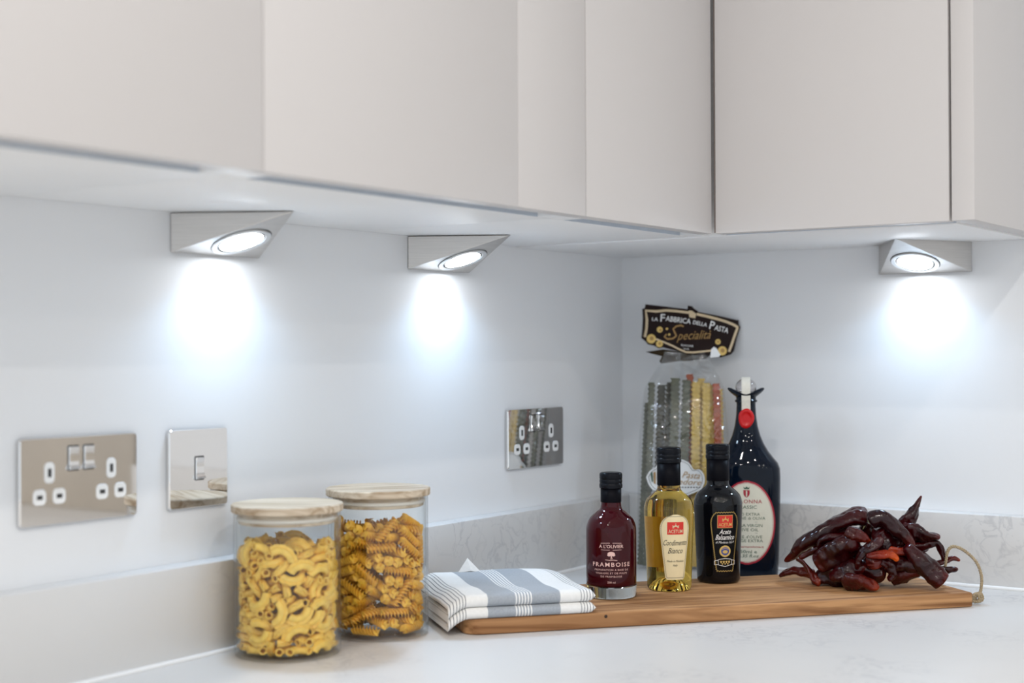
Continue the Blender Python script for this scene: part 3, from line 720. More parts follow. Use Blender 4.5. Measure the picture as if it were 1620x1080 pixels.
# ------------------------------------------------------------------ pasta jars
def place(shape, R): return shape
def make_elbow():
    Ra, span, r, ri = 0.0122, math.radians(125), 0.0044, 0.0030
    n, seg = 9, 10
    v, f = [], []
    for lay, rad in ((0, r), (1, ri)):
        for i in range(n):
            t = -span / 2 + span * i / (n - 1)
            c = Vector((Ra * math.cos(t) - Ra * 0.8, 0, Ra * math.sin(t))); e = Vector((math.cos(t), 0, math.sin(t)))
            for k in range(seg):
                a = 2 * math.pi * k / seg
                rr = rad * (1 + (0.06 * (1 if k % 2 else -1) if lay == 0 else 0))
                v.append(c + e * rr * math.cos(a) + Vector((0, rr * math.sin(a), 0)))
    for lay in (0, 1):
        o = lay * n * seg
        for i in range(n - 1):
            for k in range(seg):
                k2 = (k + 1) % seg
                q = (o + i * seg + k, o + i * seg + k2, o + (i + 1) * seg + k2, o + (i + 1) * seg + k)
                f.append(q if lay == 0 else q[::-1])
    for i in (0, n - 1):
        for k in range(seg):
            k2 = (k + 1) % seg
            q = (i * seg + k, i * seg + k2, n * seg + i * seg + k2, n * seg + i * seg + k)
            f.append(q[::-1] if i == 0 else q)
    # ruffled crest on the outer curve
    m = 14; b0 = len(v)
    for i in range(m + 1):
        t = -span / 2 + span * i / m
        e = Vector((math.cos(t), 0, math.sin(t))); c = Vector((-Ra * 0.8, 0, 0))
        w = 0.0013 * math.sin(i * 1.9)
        for (q, rr) in ((-0.0007, r * 0.8), (w - 0.0005, r + 0.0026), (w + 0.0005, r + 0.0026), (0.0007, r * 0.8)):
            v.append(c + e * (Ra + rr) + Vector((0, q, 0)))
    for i in range(m):
        for q in range(3):
            a = b0 + i * 4 + q
            f.append((a, a + 1, a + 5, a + 4))
    return v, f

def make_fusilli():
    L, turns, n, lob = 0.033, 2.6, 44, 3
    v, f = [], []
    ring = []
    for b in range(lob):
        a = 2 * math.pi * b / lob
        ring += [(0.0055, a - 0.16), (0.0055, a + 0.16), (0.0021, a + 0.55), (0.0021, a + 2 * math.pi / lob - 0.55)]
    s = len(ring)
    for i in range(n + 1):
        z = -L / 2 + L * i / n; tw = turns * 2 * math.pi * i / n
        for r, a in ring: v.append((r * math.cos(a + tw), r * math.sin(a + tw), z))
    for i in range(n):
        for k in range(s):
            k2 = (k + 1) % s
            f.append((i * s + k, i * s + k2, (i + 1) * s + k2, (i + 1) * s + k))
    f.append(tuple(range(s - 1, -1, -1))); f.append(tuple(n * s + k for k in range(s)))
    return v, f

def jar(x, y, gh, label, rz, tilt=0.0):
    t = thing('storage_jar', label, 'jar', (x, y, 0.0003), rz, 'glass jars with wooden lids')
    R, ri = 0.0578, 0.0553
    prof = [(0.004, 0.0012), (0.050, 0.0012), (0.0535, 0.0), (0.0565, 0.0010), (R, 0.0045), (R, gh - 0.002), (R - 0.0008, gh - 0.0004), (R - 0.0018, gh - 0.0004), (ri, gh - 0.002), (ri, 0.010), (0.0525, 0.0065), (0.048, 0.0055), (0.004, 0.0055)]
    obj('glass', lathe(prof, 72), 'jarglass', t, True)
    lid = auto_smooth(obj('lid', lathe([(0.052, gh - 0.012), (0.0528, gh - 0.011), (0.0528, gh + 0.0003), (0.0595, gh + 0.0003), (0.0606, gh + 0.0014), (0.0606, gh + 0.0078), (0.0595, gh + 0.0090)], 72), 'lidwood', t), 0.5)
    obj('seal', lathe([(0.0528, gh - 0.0085), (0.0549, gh - 0.0075), (0.0549, gh - 0.0050), (0.0528, gh - 0.0040)], 72, False, False), 'seal', lid, True)
    return t

JARS = {'elbow': (0.091, -0.878, 0.1540, 'glass jar of pale curved pasta, the nearer of two jars', 'curved_pasta',
                  'pale yellow curved pasta tube in the nearer glass jar', 'pasta', 'curved pasta in the nearer jar', make_elbow),
        'fusilli': (0.102, -0.737, 0.1605, 'glass jar of golden spiral pasta, behind the other jar', 'spiral_pasta',
                    'golden yellow spiral pasta in the rear glass jar', 'pasta', 'spiral pasta in the rear jar', make_fusilli)}
for kind, (jx, jy, gh, jl, pname, pl, pc, pg, maker) in JARS.items():
    jar(jx, jy, gh, jl, 0.5 if kind == 'elbow' else 0.9)
    proto = obj(pname, maker(), kind, None)
    auto_smooth(proto, 1.0)
    first = True
    dz = 0.0062
    for rec in PASTA[kind].split(';'):
        q = [int(c) for c in rec.split(',')]
        o = proto if first else proto.copy()
        if not first: C.objects.link(o)
        first = False
        o.location = (jx + q[0] * 1e-4, jy + q[1] * 1e-4, dz + q[2] * 1e-4)
        o.rotation_euler = (q[3] / 100, q[4] / 100, q[5] / 100)
        z, rr = q[2] * 1e-4, math.hypot(q[0], q[1]) * 1e-4
        top = 0.100 if kind == 'elbow' else 0.109
        spot = 'lying on top of the heap' if z > top else 'in the upper half' if z > 0.062 else 'in the lower half' if z > 0.022 else 'on the jar floor'
        tag(o, pl + ', ' + spot, pc, pg + ', ' + spot)

# ------------------------------------------------------------------ chopping board with twine
BA = math.radians(50.1)
bx, by = Vector((math.cos(BA), math.sin(BA), 0)), Vector((-math.sin(BA), math.cos(BA), 0))
BFL, BL, BW, BT = Vector((0.197, -0.695, 0)), 0.663, 0.213, 0.018
bc = BFL + bx * BL / 2 + by * BW / 2
board = thing('chopping_board', 'long wooden chopping board carrying the bottles, towel and chillies', 'chopping board', (bc.x, bc.y, 0.0004), BA)
poly = []
for cx, cy, a0, r in ((BL / 2, BW / 2, 0, 0.012), (-BL / 2, BW / 2, 90, 0.022), (-BL / 2, -BW / 2, 180, 0.020), (BL / 2, -BW / 2, 270, 0.004)):
    sx, sy = (1 if cx > 0 else -1), (1 if cy > 0 else -1)
    for k in range(7):
        a = math.radians(a0 + 90 * k / 6)
        poly.append((cx - sx * r + r * math.cos(a), cy - sy * r + r * math.sin(a)))
bm = bmesh.new()
bot = [bm.verts.new((x, y, 0)) for x, y in poly]
fc = bm.faces.new(bot[::-1])
ex = bmesh.ops.extrude_face_region(bm, geom=[fc])
bmesh.ops.translate(bm, verts=[g for g in ex['geom'] if isinstance(g, bmesh.types.BMVert)], vec=(0, 0, BT))
bmesh.ops.recalc_face_normals(bm, faces=bm.faces[:])
rim = [e for e in bm.edges if abs(e.verts[0].co.z - e.verts[1].co.z) < 1e-6]
bmesh.ops.bevel(bm, geom=rim, offset=0.0022, segments=3, profile=0.5, affect='EDGES')
auto_smooth(obj('body', bm, 'board', board), 0.5)
o = obj('knot', lathe([(0.0016, -0.0003), (0.0021, 0.0006), (0.0015, 0.0012)], 12), 'knot', board, True)
o.location = (-BL / 2 + 0.170, -BW / 2 + 0.0005, 0.0135); o.rotation_euler = (math.pi / 2, 0, 0)
def W2B(p):
    d = Vector(p) - bc
    return Vector((d.dot(bx), d.dot(by), p[2]))
def twisted(pts, r, strands=2, pitch=0.0055):
    P = [Vector(q) for q in smooth_profile(pts, 10)]
    out = []
    n = len(P); s = [0.0]
    for i in range(1, n): s.append(s[-1] + (P[i] - P[i - 1]).length)
    for k in range(strands):
        path = []
        nrm = Vector((0.3, 0.2, 0.9))
        for i in range(n):
            tg = (P[min(i + 1, n - 1)] - P[max(i - 1, 0)]).normalized()
            nrm = (nrm - tg * nrm.dot(tg)).normalized(); bn = tg.cross(nrm)
            a = 2 * math.pi * (s[i] / pitch + k / strands)
            path.append(P[i] + (nrm * math.cos(a) + bn * math.sin(a)) * r * 0.55)
        out.append(tube(path, [r * 0.62] * n, 6))
    return join(*out)
rope_pts = [(0.596, -0.166, 0.009), (0.610, -0.163, 0.009), (0.6205, -0.158, 0.012), (0.6225, -0.1535, 0.0235), (0.6218, -0.153, 0.0374), (0.6167, -0.1547, 0.0519), (0.6071, -0.1577, 0.0629), (0.5968, -0.161, 0.0699), (0.5878, -0.1639, 0.0712), (0.5825, -0.1656, 0.0645), (0.5795, -0.164, 0.050), (0.576, -0.160, 0.034), (0.572, -0.156, 0.0215)]
rope = obj('twine_loop', twisted([W2B(p) for p in rope_pts], 0.0021), 'twine', board, True)
kn = []
for k in range(3):
    c = W2B((0.6195 + 0.001 * k, -0.1645 + 0.004 * (k - 1), 0.0085))
    kn.append(twisted([(c.x + 0.0052 * math.cos(a), c.y + 0.0012 * math.sin(a * 2), c.z + 0.0052 * math.sin(a)) for a in [2 * math.pi * q / 10 + k for q in range(11)]], 0.0018))
obj('knot_wrap', join(*kn), 'twine', rope, True)

# ------------------------------------------------------------------ folded tea towel
towel = thing('tea_towel', 'folded white tea towel with grey stripes on the left end of the board', 'tea towel', (0.298 - 0.176 * bx.x, -0.577 - 0.176 * bx.y, 0), BA)
TU, TV = 0.178, 0.186
lines = []
def band(a, b, m): lines.append((a, b, m))
X = lambda q: (q - 255) / 1285.0
cur = X(255)
def upto(q, m):
    global cur
    e = X(q)
    if e > cur + 1e-6: band(cur, e, m); cur = e
for q in (272, 299, 326, 352, 378, 402):
    upto(q - 3, 0); upto(q + 3, 2)
upto(592, 0); upto(833, 1)
for q in (840, 866, 892, 918, 944, 970):
    upto(q - 6, 1); upto(q + 6, 0)
upto(1226, 1)
for q in (1412, 1438, 1464, 1490, 1516):
    upto(q - 3, 0); upto(q + 3, 2)
upto(1540, 0)
cols = [0.0]; cmat = []
for a, b, m in lines:
    k = max(1, int((b - a) / 0.022))
    for i in range(k):
        cols.append(a + (b - a) * (i + 1) / k); cmat.append(m)
def droop(u, v):
    """The towel hangs off the board's rounded left end."""
    e = min(1.0, max(0.0, (0.024 - u) / 0.024))
    return -0.0130 * e ** 1.6
def fold(name, zb, zt, vfront, th, wave, parent, u0=0.0, u1=1.0, roundend=True):
    """One folded sheet: back along the top, round the front fold, back along the bottom."""
    r = (zt - zb) / 2; mid = (zt + zb) / 2
    path = []
    nv = 16
    for i in range(nv + 1): path.append((TV - (TV - vfront - r) * i / nv, zt, 1))
    for k in range(1, 8):
        a = math.pi / 2 + math.pi * k / 8
        path.append((vfront + r + r * math.cos(a), mid + r * math.sin(a), math.sin(a)))
    for i in range(nv + 1): path.append((vfront + r + (TV - vfront - r) * i / nv, zb, -1))
    n = len(path)
    v, f, mi = [], [], []
    us = [c for c in cols]
    for c in us:
        u = u0 * TU + c * (u1 - u0) * TU
        k = 1.0
        if roundend:
            e = (u - (TU - 0.010)) / 0.010
            if e > 0: k = math.sqrt(max(0.0, 1 - e * e)) * 0.92 + 0.08
        for lay in (0, 1):
            for (pv, pz, sg) in path:
                inn = lay * th
                if pv > vfront + r - 1e-6:
                    z = pz - sg * inn
                    vv = pv
                else:
                    q = Vector((pv - vfront - r, pz - mid)); q *= (r - inn) / r
                    vv, z = vfront + r + q.x, mid + q.y
                w = max(0.0, (vv - 0.02) / TV)
                dz = wave * (math.sin(vv * 42 + u * 9 + 0.6) * 0.6 + math.sin(u * 38 + vv * 17) * 0.4) * min(1, w * 4) * (0.5 + 0.5 * sg)
                zz = mid + (z - mid) * k + dz + droop(u, vv)
                v.append((u, vv, zz))
    m2 = 2 * n
    for i in range(len(us) - 1):
        for q in range(n - 1):
            a = i * m2 + q; b = (i + 1) * m2 + q
            f.append((a, b, b + 1, a + 1)); mi.append(cmat[i])
            a += n; b += n
            f.append((a, a + 1, b + 1, b)); mi.append(cmat[i])
        for q in (0, n - 1):
            a = i * m2 + q; b = (i + 1) * m2 + q
            f.append((a, a + n, b + n, b) if q == 0 else (a, b, b + n, a + n)); mi.append(cmat[i])
    for i in (0, len(us) - 1):
        for q in range(n - 1):
            a = i * m2 + q
            f.append((a, a + 1, a + n + 1, a + n) if i == 0 else (a, a + n, a + n + 1, a + 1)); mi.append(0)
    o = obj(name, (v, f), ['cloth_white', 'cloth_grey', 'cloth_line'], parent)
    o.data.polygons.foreach_set('material_index', mi)
    auto_smooth(o, 1.2)
    return o
fold('lower_fold', 0.0186, 0.0315, 0.0, 0.0026, 0.0008, towel)
fold('upper_fold', 0.0318, 0.0465, 0.001, 0.0026, 0.0030, towel)
fold('inner_fold', 0.0216, 0.0285, 0.010, 0.0022, 0.0004, towel, 0.008, 0.93, False)
fold('inner_fold', 0.0350, 0.0430, 0.012, 0.0022, 0.0018, towel, 0.010, 0.93, False)
fx, fz = 0.066, 0.0475
obj('turned_corner', ([(fx - 0.012, TV - 0.004, fz - 0.002), (fx + 0.018, TV - 0.010, fz - 0.002), (fx + 0.001, TV - 0.003, fz + 0.0165), (fx + 0.0035, TV - 0.011, fz + 0.001), (fx + 0.003, TV + 0.002, fz - 0.002)],
                    [(0, 3, 2), (3, 1, 2), (1, 4, 2), (4, 0, 2), (0, 4, 1, 3)]), 'cloth_white', towel)

# ------------------------------------------------------------------ bottles
CAMXY = Vector((1.20899, -2.06521))
def facing(x, y):
    v = Vector((x, y)) - CAMXY
    return math.atan2(v.y, v.x) - math.pi / 2
def radius_at(prof, z):
    best = prof[0][0]
    for (r0, z0), (r1, z1) in zip(prof, prof[1:]):
        if z0 <= z <= z1 and z1 > z0:
            return r0 + (r1 - r0) * (z - z0) / (z1 - z0)
    return best
def round_surf(prof, turn=0.0, rref=None):
    """(s, z) in mm on a turned body: s runs round the girth from the middle of the front."""
    def fn(s, z, off):
        r = radius_at(prof, z * 1e-3)
        a = -math.pi / 2 + turn + s * 1e-3 / (rref or r)
        return ((r + off) * math.cos(a), (r + off) * math.sin(a), z * 1e-3)
    return fn
def fit(s, w, h, pos, rot=0.0, shear=0.0, bold=0.0, space=1.0):
    v, f = text2d(s, 1.0, shear=shear, bold=bold, space=space)
    x0, x1 = min(p[0] for p in v), max(p[0] for p in v); y0, y1 = min(p[1] for p in v), max(p[1] for p in v)
    c, q = math.cos(rot), math.sin(rot)
    out = []
    for x, y in v:
        x = (x - (x0 + x1) / 2) / (x1 - x0) * w; y = (y - (y0 + y1) / 2) / (y1 - y0) * h
        out.append((pos[0] + x * c - y * q, pos[1] + x * q + y * c))
    return out, f
def cap_sleeve(t, z0, z1, z2, rs, rc, ribs=True):
    """Sleeve z0..z1, screw cap z1..z2."""
    obj('neck_sleeve', lathe([(rs - 0.0004, z0), (rs, z0 + 0.0006), (rs, z1)], 40, True, True), 'sleeve', t, True)
    h = z2 - z1
    p = [(rs, z1 - 0.0005), (rc, z1), (rc + 0.0003, z1 + h * 0.14), (rc, z1 + h * 0.26), (rc - 0.0006, z1 + h * 0.30), (rc, z1 + h * 0.36), (rc, z1 + h * 0.50), (rc - 0.0005, z1 + h * 0.54), (rc, z1 + h * 0.60),
         (rc, z1 + h * 0.86), (rc - 0.0006, z1 + h * 0.95), (rc - 0.0020, z1 + h)]
    auto_smooth(obj('screw_cap', lathe(p, 40), 'cap', t), 0.9)
def ring_outline(half, z0, z1, n=26, zig=0.0, m=1):
    """Outline of a label patch, anticlockwise, as points."""
    R_, L_ = [], []
    for i in range(n + 1):
        z = z0 + (z1 - z0) * i / n
        R_.append((half(z), z)); L_.append((-half(z), z))
    pts = R_ + L_[::-1]
    return pts + [pts[0]]
def zigzag(pts, amp, step):
    P = [Vector(p) for p in pts]; out = []; acc = 0; k = 0
    for a, b in zip(P, P[1:]):
        d = b - a; l = d.length
        if l < 1e-6: continue
        nrm = Vector((-d.y, d.x)) / l
        m = max(1, int(round(l / step)))
        for q in range(m):
            p = a + d * q / m + nrm * (amp if k % 2 else -amp); k += 1
            out.append((p.x, p.y))
    out.append(out[0])
    return out

# raspberry vinegar
FX, FY = 0.252, -0.461
BZ = BT + 0.0006
t = thing('vinegar_bottle', 'small bottle of dark red raspberry vinegar with black cap, leftmost bottle', 'bottle', (FX, FY, BZ), facing(FX, FY))
fp = [(0.0312, 0.0158)] + [(0.0315, 0.018)] + smooth_profile([(0.0316, 0.030), (0.0316, 0.060), (0.0316, 0.080), (0.0308, 0.0895), (0.0270, 0.0985), (0.0200, 0.1050), (0.0145, 0.1098), (0.0127, 0.1150), (0.0125, 0.1250)], 5)
obj('bottle_body', lathe(fp, 56), 'raspberry', t, True)
auto_smooth(obj('glass_base', lathe([(0.018, 0.0022), (0.026, 0.0), (0.0300, 0.0006), (0.0316, 0.0030), (0.0318, 0.0154), (0.0300, 0.0157), (0.022, 0.0135), (0.012, 0.0125)], 56), 'glass', t), 0.9)
cap_sleeve(t, 0.1185, 0.1365, 0.1560, 0.0131, 0.0144)
S = round_surf(fp)
decal('brand_lettering', [fit("A L'OLIVIER", 31, 4.2, (0, 66.5), bold=0.01), stroke2d([(-13, 70.3), (-5, 70.6), (5, 70.6), (13, 70.3)], 0.45), stroke2d([(-13, 62.2), (-5, 62.0), (5, 62.0), (13, 62.2)], 0.45)], 'ink_pink', t, S, 0.0003)
tree = [disc2d(0, 57.5, 4.6, 14, 2.4), disc2d(-2.6, 55.8, 2.4, 10, 1.5), disc2d(2.6, 55.8, 2.4, 10, 1.5), stroke2d([(0, 56), (-0.3, 50.5)], 0.9), stroke2d([(0.2, 55), (1.4, 50.8)], 0.5), stroke2d([(-7.5, 50.0), (-3, 49.4), (3, 49.6), (7.5, 49.0)], 0.6)]
decal('tree_emblem', tree, 'ink_pink', t, S, 0.0003)
decal('name_lettering', [fit('FRAMBOISE', 50, 5.2, (0, 44), bold=0.012, space=1.25)], 'ink_pink', t, S, 0.0003)
decal('small_lettering', [fit('PREPARATION A BASE DE', 44, 2.2, (0, 37.4), space=1.15), fit('VINAIGRE ET DE PULPE', 41, 2.2, (0, 33.3), space=1.15), fit('DE FRAMBOISE', 27, 2.2, (0, 29.2), space=1.15), fit('200 ml', 10, 2.4, (0, 22))], 'ink_pink', t, S, 0.0003)

# the two smaller vinegars share one bottle shape
vp_low = [(0.0240, 0.0000), (0.0272, 0.0008), (0.0287, 0.0040)]
vp = vp_low + smooth_profile([(0.0289, 0.010), (0.0300, 0.045), (0.0313, 0.075), (0.0322, 0.100), (0.0316, 0.1085), (0.0285, 0.1165), (0.0225, 0.1225), (0.0170, 0.1270), (0.0149, 0.1315), (0.0146, 0.1420)], 5)
punt = [(0.0010, 0.0170), (0.0090, 0.0155), (0.0150, 0.0100), (0.0200, 0.0020)]
half_lab = lambda z: (12.6 + (z - 16.0) * 0.125) * (math.sqrt(max(0.0, 1 - ((z - 78) / 21.6) ** 2)) if z > 78 else 1.0) * (1.0 if z > 19 else 0.86 + 0.14 * math.sqrt(max(0, (z - 16) / 3.0)))
WX, WY = 0.285, -0.370
t = thing('vinegar_bottle', 'golden white vinegar in a clear bottle with a cream label', 'bottle', (WX, WY, BZ), facing(WX, WY))
obj('bottle_body', lathe(punt + vp, 64), 'golden', t, True)
cap_sleeve(t, 0.1345, 0.1640, 0.1835, 0.0152, 0.0161)
S = round_surf(vp, 0.27)
lab = decal('front_label', grid2d(half_lab, 16, 99.4, 28, 12), 'paper_cream', t, S, 0.0002)
inner = lambda z: half_lab(z) - 1.6
decal('label_border', [stroke2d(zigzag(ring_outline(inner, 18.5, 97, 30), 0.45, 1.3), 0.42)], 'ink_black', lab, S, 0.0004)
decal('brand_panel', [grid2d(lambda z: 10.8, 74, 89.8, 3, 8)], 'ink_red', lab, S, 0.0005)
crown = [poly2d([(-4.2, 82.2), (4.2, 82.2), (4.2, 83.4), (-4.2, 83.4)]), poly2d([(-4.0, 83.8), (4.0, 83.8), (4.4, 86.0), (2.0, 84.8), (0, 87.0), (-2.0, 84.8), (-4.4, 86.0)]), disc2d(0, 87.6, 0.7, 8)]
decal('brand_lettering', crown + [fit('ACETUM', 18.5, 4.6, (0, 78.0), bold=0.01)], 'card_cream', lab, S, 0.0007)
decal('name_lettering', [fit('Condimento', 31, 7.2, (0, 63.5), shear=0.45), fit('Bianco', 19.5, 7.0, (0, 53.2), shear=0.45), fit('Made in Modena', 22, 2.6, (0, 39.8), shear=0.4), fit('Italy', 6.5, 3.4, (0, 34.2), shear=0.4)], 'ink_black', lab, S, 0.0005)
SB = round_surf(vp, 0.27 + math.pi)
decal('back_label', grid2d(lambda z: 9.8, 26, 92, 12, 12), 'paper_back', t, SB, 0.0003)

BX, BY = 0.309, -0.277
t = thing('vinegar_bottle', 'black balsamic vinegar bottle with gold edged black label', 'bottle', (BX, BY, BZ), facing(BX, BY))
obj('bottle_body', lathe(punt + vp, 64), 'blackglass', t, True)
cap_sleeve(t, 0.1345, 0.1640, 0.1835, 0.0152, 0.0161)
S = round_surf(vp, 0.30)
lab = decal('front_label', grid2d(half_lab, 16, 97, 28, 12), 'black_label', t, S, 0.0002)
decal('label_border', [stroke2d(zigzag(ring_outline(inner, 17.5, 95, 30), 0.7, 1.7), 0.75)], 'ink_gold', lab, S, 0.0004)
decal('brand_frame', [grid2d(lambda z: 10.6, 74.4, 91.6, 3, 8)], 'ink_gold', lab, S, 0.0004)
decal('brand_panel', [grid2d(lambda z: 10.0, 75, 91, 3, 8)], 'ink_red', lab, S, 0.0006)
up = lambda sh, d: ([(x, y + d) for x, y in sh[0]], sh[1])
decal('brand_lettering', [up(c, 1.2) for c in crown] + [fit('ACETUM', 17.5, 4.6, (0, 79.0), bold=0.01)], 'ink_gold', lab, S, 0.0008)
decal('name_lettering', [fit('Aceto', 16, 6.4, (0, 69.6), shear=0.45, bold=0.008), fit('Balsamico', 26, 6.8, (0, 62.3), shear=0.45, bold=0.008), fit('di Modena I.G.P.', 25, 3.0, (0, 55.6), shear=0.4)], 'ink_white', lab, S, 0.0005)
decal('round_badge', [disc2d(0, 43.8, 7.6, 28)], 'ink_gold', lab, S, 0.0004)
decal('round_badge', [disc2d(0, 43.8, 5.3, 24)], 'ink_blue', lab, S, 0.0006)
decal('badge_hills', [disc2d(0, 43.0, 3.4, 16, 2.2), stroke2d([(-4.2, 46.4), (0, 47.6), (4.2, 46.4)], 0.6)], 'ink_gold', lab, S, 0.0008)
decal('ribbon_outline', [stroke2d([(-14, 31), (-9, 32), (-8, 33), (0, 34), (8, 33), (9, 32), (14, 31), (14, 26), (9, 26), (8, 25.5), (0, 23.6), (-8, 25.5), (-9, 26), (-14, 26), (-14, 31)], 0.7), stroke2d([(-9, 32), (-9, 26)], 0.5), stroke2d([(9, 32), (9, 26)], 0.5)], 'ink_white', lab, S, 0.0005)
decal('ribbon_marks', [poly2d([(x - 1.5, 31), (x + 1.5, 31), (x + 0.6, 28), (x - 0.6, 28)]) for x in (-5.4, -1.8, 1.8, 5.4)] + [disc2d(x, 27.0, 0.9, 8) for x in (-3.6, 0, 3.6)], 'ink_gold', lab, S, 0.0005)

# tall oil bottle: flask section, flared spout, glass stopper, paper strip and wax seal
OX, OY = 0.278, -0.125
t = thing('oil_bottle', 'tall dark olive oil bottle with oval label and red wax seal', 'bottle', (OX, OY, 0.0006), facing(OX, OY))
oz = [  # z, half width, half depth, roundness
    (0.0000, 0.0415, 0.0290, 3.0), (0.0010, 0.0428, 0.0300, 3.0), (0.0060, 0.0440, 0.0310, 3.0), (0.0300, 0.0455, 0.0318, 3.0), (0.1000, 0.0478, 0.0325, 3.0), (0.1450, 0.0482, 0.0325, 3.0),
    (0.1580, 0.0476, 0.0322, 2.9), (0.1660, 0.0445, 0.0310, 2.7), (0.1730, 0.0385, 0.0285, 2.5), (0.1820, 0.0315, 0.0250, 2.3), (0.1930, 0.0250, 0.0212, 2.1), (0.2050, 0.0200, 0.0180, 2.0), (0.2180, 0.0165, 0.0158, 2.0),
    (0.2330, 0.0143, 0.0143, 2.0), (0.2480, 0.0135, 0.0135, 2.0), (0.2520, 0.0137, 0.0137, 2.0), (0.2530, 0.0158, 0.0158, 2.0), (0.2550, 0.0160, 0.0160, 2.0), (0.2562, 0.0140, 0.0140, 2.0), (0.2595, 0.0142, 0.0138, 2.0)]
rings = []
for a, b in zip(oz, oz[1:]):
    rings.append(a)
    if b[0] - a[0] > 0.012:
        rings.append(tuple((a[i] + b[i]) / 2 for i in range(4)))
rings.append(oz[-1])
seg = 56
v, f = [], []
def sup(a, b, n, k):
    an = 2 * math.pi * k / seg
    c, s = math.cos(an), math.sin(an)
    return (math.copysign(abs(c) ** (2 / n), c) * a, math.copysign(abs(s) ** (2 / n), s) * b)
for z, a, b, n in rings:
    for k in range(seg):
        x, y = sup(a, b, n, k); v.append((x, y, z))
# flared spout: wide and lifted to both sides, then back inside
for e, (dr, dz) in enumerate(((0.0012, 0.0010), (0.0042, 0.0030), (0.0080, 0.0058), (0.0110, 0.0086), (0.0124, 0.0110), (0.0112, 0.0126), (0.0070, 0.0122), (0.0030, 0.0108), (-0.0010, 0.0070), (-0.0040, -0.0040))):
    for k in range(seg):
        an = 2 * math.pi * k / seg
        side = abs(math.cos(an)) ** 1.6
        r = 0.0140 + dr * (0.28 + 0.72 * side)
        v.append((r * math.cos(an), r * math.sin(an), 0.2595 + dz * (0.35 + 0.75 * side)))
nr = len(v) // seg
for i in range(nr - 1):
    for k in range(seg):
        k2 = (k + 1) % seg
        f.append((i * seg + k, i * seg + k2, (i + 1) * seg + k2, (i + 1) * seg + k))
f.append(tuple(range(seg - 1, -1, -1))); f.append(tuple((nr - 1) * seg + k for k in range(seg)))
obj('bottle_body', (v, f), 'oilglass', t, True)
st = [(0.0030, 0.2560), (0.0085, 0.2580), (0.0090, 0.2640), (0.0100, 0.2680)] + [(0.0150 * math.sin(a), 0.2740 - 0.0125 * math.cos(a)) for a in [0.75 + (math.pi - 0.80) * k / 12 for k in range(13)]]
obj('glass_stopper', lathe(st, 36), 'stopper', t, True)
def flask(s, z, off):
    zz = z * 1e-3
    for r0, r1 in zip(rings, rings[1:]):
        if r0[0] <= zz <= r1[0]:
            k = (zz - r0[0]) / (r1[0] - r0[0]); a, b, n = [r0[i] + (r1[i] - r0[i]) * k for i in (1, 2, 3)]
            break
    x = s * 1e-3
    return (x, -(b * max(0.0, 1 - abs(x / a) ** n) ** (1 / n) + off), zz)
sp = []
for q in [0.0] + [k / 10 for k in range(1, 11)]:
    sp.append(q)
# the strip runs over the stopper and down both sides of the neck
path = [(0.0150, 0.238), (0.0152, 0.250), (0.0170, 0.2545), (0.0166, 0.262), (0.0162, 0.268), (0.0158, 0.275), (0.0128, 0.2822), (0.0070, 0.2872), (0.0, 0.2884)]
path = [(-y, z) for y, z in path] + [(y, z) for y, z in path[-2::-1]]
v, f = [], []
for y, z in path:
    v += [(-0.0062, y, z), (0.0062, y, z)]
for i in range(len(path) - 1): f.append((2 * i, 2 * i + 1, 2 * i + 3, 2 * i + 2))
obj('paper_strip', (v, f), 'paper_strip', t, True)
bl = []
for k in range(28):
    a = 2 * math.pi * k / 28
    bl.append((0.0112 * math.cos(a) * (1 + 0.05 * math.sin(3 * a + 1)), 0.0142 * math.sin(a) * (1 + 0.04 * math.sin(2 * a))))
v, f = [], []
for sc_, y in ((1.0, -0.0146), (1.0, -0.0164), (0.93, -0.0178), (0.70, -0.0186), (0.62, -0.0176), (0.30, -0.0178)):
    for x, z in bl: v.append((x * sc_, y + (x * sc_) ** 2 * 14, 0.2295 + z * sc_))
for i in range(5):
    for k in range(28):
        k2 = (k + 1) % 28
        f.append((i * 28 + k, i * 28 + k2, (i + 1) * 28 + k2, (i + 1) * 28 + k))
f.append(tuple(5 * 28 + k for k in range(28))); f.append(tuple(range(27, -1, -1)))
obj('wax_seal', (v, f), 'wax', t, True)
oval = lambda a, b: (lambda z: a * math.sqrt(max(0.0, 1 - ((z - 83) / b) ** 2)))
lab = decal('label_border', grid2d(oval(40.0, 59.5), 23.6, 142.4, 44, 20), 'ink_crimson', t, flask, 0.0002)
decal('oval_label', grid2d(oval(37.6, 56.8), 26.3, 139.7, 44, 20), 'paper_pale', lab, flask, 0.0004)
def ovl(a, b, w):
    return stroke2d([(a * math.cos(q), 83 + b * math.sin(q)) for q in [2 * math.pi * k / 60 for k in range(61)]], w)
decal('label_line', [ovl(36.6, 55.8, 0.35)], 'ink_crimson', lab, flask, 0.0006)
sh = [poly2d([(-4.4, 129), (4.4, 129), (4.4, 124), (3.4, 121), (0, 118.4), (-3.4, 121), (-4.4, 124)])]
decal('crest', [up(sh[0], 0)], 'ink_crimson', lab, flask, 0.0006)
decal('crest_bar', [poly2d([(-0.9, 128.2), (0.9, 128.2), (0.9, 120), (-0.9, 120)])], 'paper_pale', lab, flask, 0.0008)
decal('crest_crown', [poly2d([(-3.6, 130.4), (3.6, 130.4), (4.4, 134.0), (2.2, 132.2), (0, 134.4), (-2.2, 132.2), (-4.4, 134.0)])], 'ink_green', lab, flask, 0.0006)
decal('name_lettering', [fit('COLONNA', 43, 5.4, (0, 113), bold=0.004, space=1.1), fit('www.marinacolonna.it', 47, 2.8, (0, 49), bold=0.006), stroke2d([(-23, 46.6), (23, 46.6)], 0.35)], 'ink_crimson', lab, flask, 0.0006)
